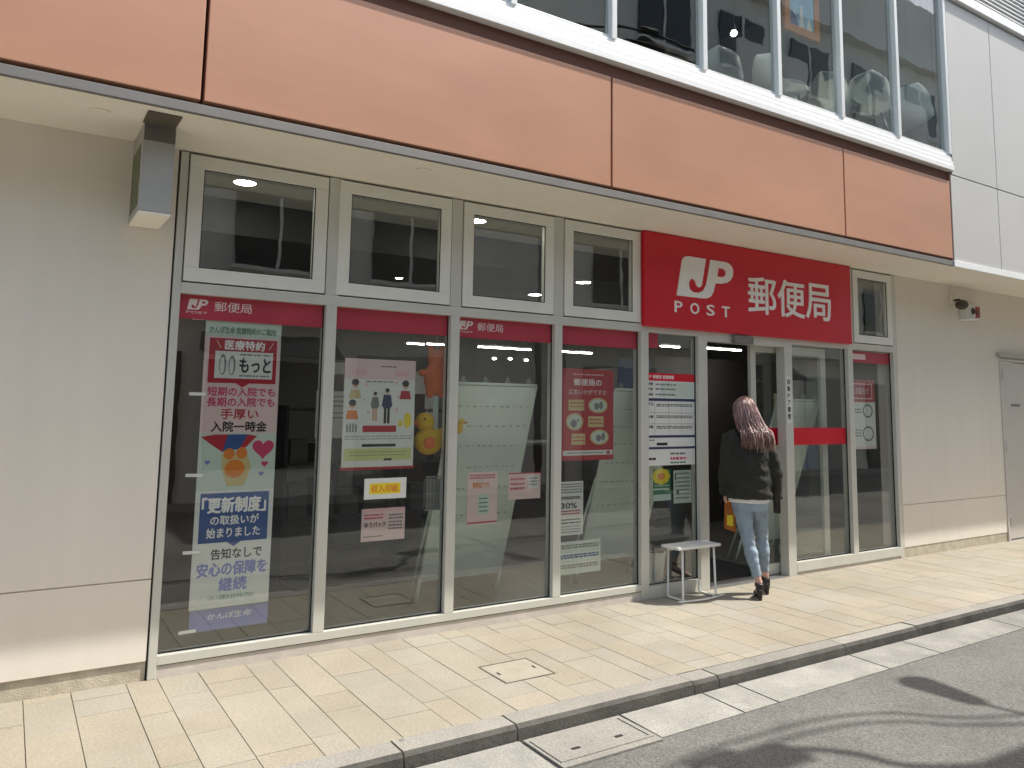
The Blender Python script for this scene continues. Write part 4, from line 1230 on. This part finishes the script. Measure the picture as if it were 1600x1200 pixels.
# ================================================================== wall fittings on the right
wl = thing("wall_lamp", (9.02, -0.06, 2.95), "dark round wall lamp on a pale bracket high on the right wall", "lamp")
MB().box(8.99, -0.03, 2.98, 9.10, -0.001, 3.10, 0.006).build("bracket", "wall", wl)
MB().tube([(9.05, -0.02, 3.02), (9.03, -0.10, 3.02), (9.02, -0.13, 2.98)], 0.014).build("arm", "blackm", wl, smooth=True)
MB().ball((9.00, -0.14, 2.95), (0.075, 0.075, 0.062)).build("head", M("lamp_dark", (0.06, 0.05, 0.035), 0.5), wl, smooth=True)
cm = thing("security_camera", (9.28, -0.08, 2.87), "white security camera with dark lens beside the red alarm box", "camera")
MB().box(9.20, -0.10, 2.80, 9.40, -0.001, 2.985, 0.012).build("housing", "paper", cm)
MB().disc((9.335, -0.104, 2.90), 0.04, 0.012, axis='Y').build("lens", "ink", cm)
MB().box(9.20, -0.14, 2.785, 9.38, -0.001, 2.799).build("base_plate", "white", cm)
al = thing("alarm_box", (9.52, -0.05, 2.88), "small red alarm box on the right wall", "alarm")
MB().box(9.44, -0.07, 2.835, 9.575, -0.001, 2.975, 0.008).build("housing", M("alarm_red", (0.35, 0.004, 0.012), 0.4), al)
MB().disc((9.507, -0.072, 2.90), 0.034, 0.008, axis='Y').build("button", M("alarm_dark", (0.10, 0.002, 0.006), 0.4), al)

# ================================================================== upper room furniture
def shell_chair():
    t_ = thing("cafe_chair", (0, 0, 0), "", "chair", "white shell chairs in the upper room")
    # one curved shell: seat running up into a rounded back
    bm_ = bmesh.new()
    prof = [(0.24, 0.44, 0.19), (0.12, 0.43, 0.235), (-0.05, 0.425, 0.245), (-0.17, 0.45, 0.24), (-0.225, 0.54, 0.235), (-0.25, 0.65, 0.225), (-0.27, 0.75, 0.20), (-0.280, 0.795, 0.165), (-0.285, 0.825, 0.12), (-0.288, 0.838, 0.06)]
    rows = []
    for y, z, w in prof:
        row = []
        for k in range(9):
            s = -1 + k / 4
            cup = 0.07 * s * s
            back = max(0, min(1, (z - 0.45) / 0.2))
            row.append(bm_.verts.new((s * w, y + cup * back * 1.3, z + cup * (1 - back))))
        rows.append(row)
    for i_ in range(len(rows) - 1):
        for k in range(8):
            bm_.faces.new((rows[i_][k], rows[i_][k + 1], rows[i_ + 1][k + 1], rows[i_ + 1][k]))
    bmesh.ops.solidify(bm_, geom=bm_.faces[:], thickness=0.014)
    mb = MB(); mb.bm.free(); mb.bm = bm_
    mb.build("shell", "chair", t_, smooth=True)
    for sx in (-1, 1):
        for sy in (-1, 1):
            MB().tube([(sx * 0.13, sy * 0.12, 0.425), (sx * 0.22, sy * 0.22 , 0.0)], [0.014, 0.010], 8).build("leg", "blackm", t_, smooth=True)
    return t_
ch0 = shell_chair()
chs = [((5.08, 0.16, 4.38), -48, "white shell chair beside the small lit lamp in the upper window"),
       ((5.62, -0.16, 4.38), -100, "white shell chair beneath the framed picture in the upper window"),
       ((6.50, -0.20, 4.38), -85, "white shell chair half hidden by an upper mullion right of the picture"),
       ((6.80, -0.34, 4.38), -40, "white shell chair in the second upper pane from the right"),
       ((7.47, -0.40, 4.38), -30, "white shell chair with rounded back in the rightmost upper pane")]
for k, (p_, a, lb) in enumerate(chs):
    o = ch0 if k == 0 else copy_tree(ch0)
    o.location = p_
    o.rotation_euler = (0, 0, R(a))
    o["label"] = lb
tb = thing("cafe_table", (6.1, -0.18, 4.38), "round dark cafe table between the white chairs upstairs", "table")
MB().disc((6.0, 0.22, 5.08), 0.36, 0.025).build("top", "shutter", tb)
MB().tube([(6.0, 0.22, 4.40), (6.0, 0.22, 5.07)], 0.03).build("column", "blackm", tb, smooth=True)
MB().disc((6.0, 0.22, 4.40), 0.22, 0.03).build("base", "blackm", tb)
pf = thing("framed_picture", (6.3, 0.3, 5.9), "orange framed colourful picture hanging in the upper window", "picture")
f = MB()
px0, px1, pz0, pz1, py = 5.95, 6.55, 5.72, 6.5, 0.0
f.box(px0, py, pz0, px1, py + 0.04, pz0 + 0.09, 0.006); f.box(px0, py, pz1 - 0.09, px1, py + 0.04, pz1, 0.006)
f.box(px0, py, pz0 + 0.09, px0 + 0.09, py + 0.04, pz1 - 0.09, 0.006); f.box(px1 - 0.09, py, pz0 + 0.09, px1, py + 0.04, pz1 - 0.09, 0.006)
f.build("frame", M("orange_wood", (0.50, 0.16, 0.03), 0.5, var=0.2, vscale=12), pf)
MB().box(px0 + 0.09, py + 0.015, pz0 + 0.09, px1 - 0.09, py + 0.03, pz1 - 0.09).build("canvas", M("picture_sky", (0.25, 0.50, 0.66), 0.6, var=0.3, vscale=6), pf)
b = MB()
for u, w, h in ((0.13, 0.10, 0.18), (0.26, 0.08, 0.26), (0.38, 0.10, 0.14)):
    b.prism([(px0 + u, pz0 + 0.092), (px0 + u + w, pz0 + 0.092), (px0 + u + w * 0.6, pz0 + 0.09 + h), (px0 + u + w * 0.3, pz0 + 0.09 + h)], py + 0.013, py + 0.0148)
b.build("painted_shapes", M("picture_white", (0.75, 0.75, 0.70), 0.6), pf)
MB().prism([(px0 + 0.091, pz0 + 0.091), (px0 + 0.24, pz0 + 0.091), (px0 + 0.20, pz0 + 0.21), (px0 + 0.12, pz0 + 0.25)], py + 0.010, py + 0.0125).build("painted_shapes", M("picture_blue", (0.04, 0.10, 0.30), 0.6), pf)
pl = thing("pendant_lamp", (5.05, 0.2, 5.4), "small lit bulb hanging in the upper room beside a white chair", "lamp")
MB().ball((5.02, -0.1, 5.36), 0.030, 12).build("bulb", "lamp_on", pl, smooth=True)
MB().tube([(5.02, -0.1, 5.39), (5.02, -0.1, 7.05)], 0.004, 6).build("cord", "blackm", pl)
MB().tube([(5.02, -0.1, 5.385), (5.02, -0.1, 5.46)], [0.030, 0.014], 12).build("socket", "blackm", pl)

# ================================================================== THE PERSON
def person():
    TH = R(40)
    ro = thing("person", (4.795, -0.424, 0.0), "person with long pinkish brown hair, dark jacket and light jeans walking in at the door", "person")
    # body parts are modelled in a local frame: x to the right, y ahead, z up
    Mx = Matrix.Translation((4.795, -0.424, 0.0)) @ Matrix.Rotation(-TH, 4, 'Z') @ Matrix.Scale(0.972, 4)
    def fin(o):
        o.data.transform(Mx)
        o.matrix_parent_inverse = ro.matrix_basis.inverted()
        return o
    class P:
        matrix_basis = Matrix()
    V = Vector
    def limb(mb, pts, n=18):
        """pts: (centre, rx, ry) lofted roughly upright"""
        rr = []
        for i_, (c, rx, ry) in enumerate(pts):
            c = V(c)
            d = (V(pts[min(i_ + 1, len(pts) - 1)][0]) - V(pts[max(i_ - 1, 0)][0])).normalized()
            a = V((0, 1, 0)).cross(d)
            a = a.normalized() if a.length > 1e-3 else V((1, 0, 0))
            bb = d.cross(a).normalized()
            rr.append((c, a * rx, bb * ry))
        mb.loft(rr, n)
    # joints
    hipL, hipR = V((-0.105, 0.03, 0.86)), V((0.055, 0.05, 0.86))
    kneL, kneR = V((-0.045, 0.02, 0.475)), V((0.105, 0.20, 0.475))
    ankL, ankR = V((0.030, -0.03, 0.145)), V((0.135, 0.215, 0.150))
    shL, shR = V((-0.188, 0.03, 1.415)), V((0.130, 0.05, 1.395))
    elL, elR = V((-0.232, 0.02, 1.135)), V((0.205, 0.06, 1.120))
    wrL, wrR = V((-0.225, 0.15, 0.905)), V((0.228, 0.12, 0.880))
    # --- body: one continuous surface
    b = MB()
    limb(b, [((-0.025, 0.04, 0.80), 0.14, 0.105), ((-0.025, 0.04, 0.93), 0.165, 0.115), ((-0.03, 0.04, 1.08), 0.125, 0.09), ((-0.035, 0.045, 1.25), 0.15, 0.10), ((-0.035, 0.05, 1.38), 0.155, 0.085), ((-0.035, 0.06, 1.45), 0.07, 0.055), ((-0.04, 0.085, 1.56), 0.052, 0.052)])
    b.ball((-0.045, 0.105, 1.665), (0.076, 0.092, 0.112))
    b.ball((-0.02, 0.175, 1.625), (0.042, 0.04, 0.05))
    b.ball((-0.012, 0.205, 1.652), (0.012, 0.02, 0.016), 10)            # nose
    b.ball((-0.035, 0.19, 1.617), (0.026, 0.014, 0.008), 10)            # mouth
    for sx in (-1, 1):
        b.ball((-0.045 + sx * 0.079, 0.10, 1.66), (0.012, 0.022, 0.032), 10)
    for h, k, a in ((hipL, kneL, ankL), (hipR, kneR, ankR)):
        limb(b, [(h, 0.085, 0.09), (h.lerp(k, 0.4), 0.072, 0.078), (k, 0.05, 0.053), (k.lerp(a, 0.3), 0.049, 0.054), (k.lerp(a, 0.75), 0.034, 0.036), (a, 0.029, 0.034), (a + V((0.003, 0.01, -0.035)), 0.028, 0.036)])
        limb(b, [(a + V((0, -0.022, -0.03)), 0.022, 0.022), (a + V((0.004, 0.02, -0.055)), 0.03, 0.026), (a + V((0.010, 0.10, -0.105)), 0.036, 0.018), (a + V((0.014, 0.16, -0.125)), 0.032, 0.012)])
    for s, e, w in ((shL, elL, wrL), (shR, elR, wrR)):
        limb(b, [(s, 0.05, 0.05), (s.lerp(e, 0.5), 0.042, 0.044), (e, 0.036, 0.036), (e.lerp(w, 0.4), 0.036, 0.036), (w, 0.024, 0.021)])
        d = (w - e).normalized()
        sg_ = -1 if w.x < 0 else 1
        pal = w + d * 0.05
        limb(b, [(w, 0.018, 0.022), (w + d * 0.03, 0.015, 0.036), (w + d * 0.075, 0.014, 0.040), (w + d * 0.095, 0.011, 0.036)])
        for q, (off, ln) in enumerate(((0.030, 0.066), (0.010, 0.076), (-0.010, 0.071), (-0.028, 0.055))):
            k0 = w + d * 0.088 + V((0, off, 0))
            k1 = k0 + d * ln * 0.5 + V((-sg_ * 0.010, 0, 0))
            k2 = k1 + d * ln * 0.38 + V((-sg_ * 0.022, 0, 0.004))
            b.tube([k0, k1, k2], [0.0088, 0.008, 0.0066], 8)
        t0 = w + d * 0.03 + V((0, 0.03, 0))
        b.tube([t0, t0 + d * 0.03 + V((-sg_ * 0.006, 0.022, 0)), t0 + d * 0.058 + V((-sg_ * 0.014, 0.026, 0))], [0.011, 0.0095, 0.0075], 8)
    o = remeshed(b, "body", "skin", None, 0.0055, 3)
    o.parent = ro; fin(o)
    for sx in (-1, 1):
        o = MB().ball((-0.038 + sx * 0.031, 0.192, 1.672), (0.012, 0.008, 0.007), 10).build("eye", "ink", None, smooth=True)
        o.parent = ro; fin(o)
    # --- jeans
    b = MB()
    limb(b, [((-0.026, 0.035, 0.775), 0.150, 0.115), ((-0.026, 0.03, 0.85), 0.172, 0.128), ((-0.028, 0.035, 0.95), 0.150, 0.112)])
    for h, k, a in ((hipL, kneL, ankL), (hipR, kneR, ankR)):
        c = h.lerp(k, 0.12)
        limb(b, [(c + V((0, 0.0, 0.08)), 0.083, 0.10), (c, 0.088, 0.098), (h.lerp(k, 0.5), 0.075, 0.083), (h.lerp(k, 0.8), 0.062, 0.066), (k, 0.058, 0.062), (k.lerp(a, 0.3), 0.058, 0.064), (k.lerp(a, 0.62), 0.046, 0.049), (k.lerp(a, 0.86), 0.040, 0.042)])
    o = remeshed(b, "jeans", "jeans", None, 0.008, 4, 0.007, 17)
    o.parent = ro; fin(o)
    # --- shirt hem showing under the jacket
    b = MB()
    limb(b, [((-0.030, 0.035, 0.838), 0.182, 0.140), ((-0.030, 0.035, 0.875), 0.184, 0.142), ((-0.03, 0.035, 0.97), 0.168, 0.128)])
    o = remeshed(b, "shirt", "shirt", None, 0.009, 3, 0.004, 16)
    o.parent = ro; fin(o)
    # --- jacket with sleeves
    b = MB()
    limb(b, [((-0.035, 0.03, 0.872), 0.196, 0.152), ((-0.035, 0.03, 0.91), 0.205, 0.160), ((-0.036, 0.03, 1.05), 0.205, 0.156), ((-0.037, 0.035, 1.22), 0.203, 0.148), ((-0.037, 0.04, 1.34), 0.196, 0.135), ((-0.037, 0.045, 1.43), 0.158, 0.105), ((-0.038, 0.055, 1.475), 0.105, 0.08), ((-0.038, 0.06, 1.515), 0.082, 0.07)], 28)
    for s, e, w in ((shL, elL, wrL), (shR, elR, wrR)):
        limb(b, [(s + V((0.06 if s.x < 0 else -0.06, 0, 0.012)), 0.078, 0.086), (s, 0.082, 0.09), (s.lerp(e, 0.45), 0.074, 0.08), (e + V((0, -0.006, 0.02)), 0.069, 0.073), (e.lerp(w, 0.3), 0.068, 0.07), (e.lerp(w, 0.75), 0.057, 0.06), (w + V((0, 0, -0.01)), 0.052, 0.054)])
    o = remeshed(b, "jacket", "jacket", None, 0.009, 4, 0.015, 10)
    o.parent = ro; fin(o)
    # --- shoes: black high heeled sandals
    for a in (ankL, ankR):
        b = MB()
        limb(b, [(a + V((0, -0.042, -0.065)), 0.026, 0.022), (a + V((0.003, 0.01, -0.085)), 0.030, 0.018), (a + V((0.009, 0.095, -0.128)), 0.038, 0.013), (a + V((0.015, 0.19, -0.138)), 0.026, 0.008)])
        limb(b, [(a + V((0, -0.046, -0.06)), 0.028, 0.026), (a + V((0, -0.050, -0.10)), 0.022, 0.022), (V((a.x, a.y - 0.052, 0.002 if a.z < 0.2 else 0.002)), 0.017, 0.017)])
        limb(b, [(a + V((0, -0.006, -0.035)), 0.038, 0.046), (a + V((0, -0.004, -0.005)), 0.037, 0.043)])
        limb(b, [(a + V((0.008, 0.072, -0.118)), 0.043, 0.030), (a + V((0.009, 0.10, -0.105)), 0.043, 0.028)])
        limb(b, [(a + V((0, -0.048, -0.07)), 0.031, 0.020), (a + V((0, -0.034, -0.012)), 0.034, 0.018)])
        o = remeshed(b, "shoe", "shoe", None, 0.0055, 2)
        o.parent = ro; fin(o)
    # --- hair: a cap over the skull and many strands falling down the back to the right
    b = MB()
    rnd = random.Random(5)
    b.ball((-0.045, 0.088, 1.685), (0.090, 0.105, 0.115), 20)
    o = remeshed(b, "hair_cap", "hair", None, 0.008, 2, 0.004, 22)
    o.parent = ro; fin(o)
    b, bl = MB(), MB()
    for k in range(1000):
        a = rnd.uniform(math.pi * 0.92, math.pi * 2.12)          # sides and back of the head
        el = rnd.uniform(0.05, 1.45)
        c = V((-0.045, 0.088, 1.685))
        p0 = c + V((0.090 * math.cos(a) * math.cos(el), 0.105 * math.sin(a) * math.cos(el), 0.117 * math.sin(el)))
        side = math.cos(a)
        u = (side + 1) / 2
        ex = -0.085 + 0.235 * u + rnd.gauss(0, 0.014)
        ey = -0.125 + 0.03 * abs(side) + rnd.gauss(0, 0.012)
        ez = 1.375 - 0.02 * u + rnd.gauss(0, 0.028)
        p1 = c + V((0.104 * math.cos(a), 0.116 * math.sin(a), 0.01 + rnd.uniform(-0.01, 0.01)))
        if el < 0.5: p1.z -= 0.06
        p2 = V((p1.x * 0.55 + ex * 0.45 + 0.006 * math.sin(k), min(p1.y * 0.5 + ey * 0.5, -0.02 if abs(side) < 0.8 else 0.04), 1.535 + rnd.gauss(0, 0.012)))
        p3 = V((ex * 0.9 + p2.x * 0.1, ey, 1.45 + rnd.gauss(0, 0.01)))
        p4 = V((ex + rnd.gauss(0, 0.006), ey - 0.006, ez))
        pts = [p0, p1, p2, p3, p4]
        out = []
        for s in range(13):
            t = s / 12 * 4
            i_ = min(3, int(t)); f_ = t - i_
            g = lambda j: pts[max(0, min(4, j))]
            a0, a1, a2, a3 = g(i_ - 1), g(i_), g(i_ + 1), g(i_ + 2)
            out.append(0.5 * (2 * a1 + (a2 - a0) * f_ + (2 * a0 - 5 * a1 + 4 * a2 - a3) * f_ ** 2 + (3 * a1 - a0 - 3 * a2 + a3) * f_ ** 3) + V((math.sin(s * 0.9 + k) * 0.003, 0, 0)))
        r_ = rnd.uniform(0.0020, 0.0042)
        (bl if rnd.random() < 0.12 + 0.30 * u else b).tube(out, [r_ * 0.8] + [r_] * 9 + [r_ * 0.85, r_ * 0.6, r_ * 0.2], 5)  # paler strands, more on the right, paint sunlight into the hair
    o = b.build("hair", "hair", None, smooth=True)
    o.parent = ro; fin(o)
    o = bl.build("hair_sunlit", M("sunlit_hair", (0.50, 0.32, 0.29), 0.32, var=0.4, vscale=50, stretch=(1, 1, 0.12), spec=0.9), None, smooth=True)
    o.parent = ro; fin(o)
    return ro, Mx
per, PM = person()

# bags carried by the person
bg_ = thing("shopping_bag", PM @ Vector((-0.27, 0.20, 0.5)), "orange and yellow shopping bag held in the left hand of the person", "bag")
def pm_build(mb, name, mat, parent, smooth=False):
    o = mb.build(name, mat, None, smooth=smooth)
    o.data.transform(PM @ Matrix.Translation((0.03 if parent.name.startswith('shopping') else 0, 0, 0)))
    o.parent = parent
    o.matrix_parent_inverse = parent.matrix_basis.inverted()
    return o
b = MB().hexa([(-0.262, 0.15, 0.575), (-0.165, 0.15, 0.55), (-0.165, 0.24, 0.55), (-0.262, 0.24, 0.575)], [(-0.255, 0.17, 0.82), (-0.17, 0.17, 0.82), (-0.17, 0.22, 0.82), (-0.255, 0.22, 0.82)])
pm_build(b, "sack", M("orange_bag", (0.38, 0.11, 0.015), 0.5, var=0.3, vscale=7), bg_)
b = MB().hexa([(-0.245, 0.1485, 0.61), (-0.19, 0.1485, 0.60), (-0.19, 0.152, 0.60), (-0.245, 0.152, 0.61)], [(-0.24, 0.1575, 0.70), (-0.185, 0.1575, 0.70), (-0.185, 0.161, 0.70), (-0.24, 0.161, 0.70)])
pm_build(b, "print", "yellow", bg_)
pm_build(MB().tube([(-0.30, 0.19, 0.80), (-0.275, 0.195, 0.835), (-0.262, 0.195, 0.84), (-0.235, 0.195, 0.825), (-0.215, 0.19, 0.80)], 0.005, 8), "handle", "ink", bg_, True)
pc = thing("black_pouch", PM @ Vector((0.235, 0.12, 0.75)), "small black pouch in the right hand of the person", "pouch")
pm_build(MB().box(0.205, 0.095, 0.735, 0.262, 0.165, 0.865, 0.012), "pouch", "shoe", pc)
pm_build(MB().tube([(0.23, 0.13, 0.865), (0.232, 0.13, 0.90)], 0.006, 8), "strap", "shoe", pc)

# ================================================================== THE OTHER SIDE OF THE STREET (seen in the glass)
YB = -8.2
tag(MB().box(-30, YB, -0.10, 40, YB + 1.0, -0.01).build("far_pavement", "kerb_plain"), kind="structure")
def far_house(xa, xb, h, label):
    ob = thing("opposite_building", ((xa + xb) / 2, YB - 3, 0), label, "building", "buildings across the street")
    MB().box(xa, YB - 8, -0.1, xb, YB, h).build("wall", "opp", ob)  # pale colour chosen to bounce light onto the shaded shopfront
    z = 3.0
    while z < h:
        MB().box(xa, YB, z, xb, YB + 0.25, z + 0.28).build("string_course", "opp2", ob)
        z += 2.8
    k = 0
    x0 = xa + 0.7
    while x0 + 2.2 < xb:
        z = 3.9
        while z + 1.4 < h:
            w_ = MB().box(x0, YB + 0.02, z, x0 + 1.5, YB + 0.06, z + 1.3).build("window", "opp_dark", ob)
            MB().box(x0 - 0.06, YB + 0.001, z - 0.08, x0 + 1.56, YB + 0.10, z - 0.01).build("sill", "opp2", w_)
            MB().box(x0 + 0.72, YB + 0.061, z, x0 + 0.78, YB + 0.08, z + 1.3).build("frame", "opp2", w_)
            if k % 2 and z > 4:
                MB().box(x0 - 0.4, YB + 0.9, z - 0.8, x0 + 1.9, YB + 0.96, z + 0.15).box(x0 - 0.4, YB + 0.26, z - 0.88, x0 + 1.9, YB + 0.96, z - 0.801).build("balcony", "opp2", ob)
            z += 2.8
        if k % 3 == 0:
            MB().box(x0 - 0.2, YB + 0.005, 0.0, x0 + 1.9, YB + 0.05, 2.5).build("shutter", "shutter", ob)
        elif k % 3 == 1:
            MB().box(x0, YB + 0.005, 0.0, x0 + 1.8, YB + 0.05, 2.4).build("shop_door", "opp_dark", ob)
        else:
            MB().box(x0 - 0.3, YB + 0.005, 0.5, x0 + 1.7, YB + 0.05, 2.3).build("shop_pane", "opp_dark", ob)
            MB().hexa([(x0 - 0.4, YB + 0.002, 2.45), (x0 + 1.8, YB + 0.002, 2.45), (x0 + 1.8, YB + 0.7, 2.35), (x0 - 0.4, YB + 0.7, 2.35)],
                      [(x0 - 0.4, YB + 0.002, 2.75), (x0 + 1.8, YB + 0.002, 2.75), (x0 + 1.8, YB + 0.7, 2.38), (x0 - 0.4, YB + 0.7, 2.38)]).build("awning", "bulk", ob)
        x0 += 2.5
        k += 1
far_house(-26, 9.0, 6.6, "low pale building across the street mirrored in the shop glass")  # unseen house, kept low to let more sky light onto the left wall
far_house(9.2, 40, 13.5, "tall pale building across the street mirrored in the upper windows")

# street lamp and overhead cables: their shadows fall on the road
hx = math.cos(R(SUN_EL)) * math.sin(R(SUN_AZ)) / math.sin(R(SUN_EL))
hy = math.cos(R(SUN_EL)) * math.cos(R(SUN_AZ)) / math.sin(R(SUN_EL))
def over(x, y, h):
    """the point at height h whose shadow falls on the road at x, y"""
    return Vector((x + hx * (h + 0.08), y + hy * (h + 0.08), h))
H = 5.4
sl = thing("street_lamp", over(4.3, -7.2, 0.0) * 1.0, "grey street lamp with a flat oval head on a long arm over the road", "street lamp")
a_, c_ = over(4.225, -2.105, H), over(4.20, -2.625, H)
d_ = (a_ - c_)
b = MB()
n_ = 15
rr = []
for k in range(n_):
    t = k / (n_ - 1)
    wd = (0.075 + 0.085 * t) * min(1.0, max(0.12, (1 - t) * 6 + 0.12)) ** 0.5 * min(1.0, t * 8 + 0.35)
    c0 = c_.lerp(a_, t)
    rr.append((c0, Vector((wd, 0.0, 0)), Vector((0, 0, 0.045))))
b.loft(rr, 16)
b.build("head", "alu_dark", sl, smooth=True)
tail = over(4.26, -2.85, H + 0.05)
pole = Vector((tail.x + 0.35, -7.35, 0))
MB().tube([c_ + (a_ - c_) * 0.02, tail, Vector((pole.x - 0.1, -6.0, H + 0.25)), Vector((pole.x, -7.30, H + 0.15)), Vector((pole.x, -7.35, H - 0.2))], [0.017, 0.02, 0.026, 0.035, 0.04], 10).build("arm", "alu_dark", sl, smooth=True)
MB().tube([(pole.x, -7.35, -0.08), (pole.x, -7.35, H + 0.5)], [0.075, 0.05], 14).build("pole", "alu_dark", sl, smooth=True)

def cable(name, pts, h, r, label):
    q = [over(x, y, h) for x, y in pts]
    out = []
    for s in range((len(q) - 1) * 6 + 1):
        t = s / 6; i_ = min(len(q) - 2, int(t)); f_ = t - i_
        g = lambda j: q[max(0, min(len(q) - 1, j))]
        a0, a1, a2, a3 = g(i_ - 1), g(i_), g(i_ + 1), g(i_ + 2)
        out.append(0.5 * (2 * a1 + (a2 - a0) * f_ + (2 * a0 - 5 * a1 + 4 * a2 - a3) * f_ ** 2 + (3 * a1 - a0 - 3 * a2 + a3) * f_ ** 3))
    o = MB().tube(out, r, 8).build(name, "gasket", None, smooth=True)
    return tag(o, label, "cable", "overhead cables above the road")
cable("overhead_cable", [(-6, -3.6), (0.5, -2.80), (2.0, -2.26), (2.685, -2.225), (3.226, -2.270), (3.606, -2.42), (3.80, -2.60), (4.193, -2.80), (5.6, -3.3), (9, -3.4)], 6.6, 0.016, "looped overhead cable passing nearest the pavement above the road")
cable("overhead_cable", [(-6, -3.75), (0.5, -2.88), (1.9, -2.40), (2.5, -2.32), (3.15, -2.375), (3.537, -2.52), (3.95, -2.81), (5.6, -3.45), (9, -3.6)], 6.9, 0.018, "looped overhead cable just outside the nearest one above the road")
cable("overhead_cable", [(-6, -3.9), (0.5, -2.92), (2.1, -2.45), (2.66, -2.43), (2.92, -2.62), (3.05, -2.86), (3.58, -3.12), (4.4, -3.3), (9, -3.9)], 6.7, 0.034, "thick overhead cable farthest out above the road")
jb = thing("cable_closure", over(2.5, -2.36, 6.7), "black cable joint closure hanging on the overhead cables", "cable box")
q0, q1 = over(2.20, -2.42, 6.72), over(2.72, -2.46, 6.70)
MB().tube([q0, q0.lerp(q1, 0.1), q0.lerp(q1, 0.9), q1], [0.04, 0.115, 0.115, 0.04], 14).build("body", "gasket", jb, smooth=True)
q0, q1 = over(2.08, -2.31, 6.9), over(2.42, -2.28, 6.9)
MB().tube([q0, q0.lerp(q1, 0.15), q0.lerp(q1, 0.85), q1], [0.02, 0.05, 0.05, 0.02], 12).build("splice", "gasket", jb, smooth=True)
q0, q1 = over(3.1, -3.12, 6.7), over(3.9, -3.16, 6.7)
jb2 = thing("cable_closure", q0, "second black cable closure farther along the overhead cables", "cable box")
MB().tube([q0, q0.lerp(q1, 0.1), q0.lerp(q1, 0.9), q1], [0.04, 0.135, 0.135, 0.04], 14).build("body", "gasket", jb2, smooth=True)
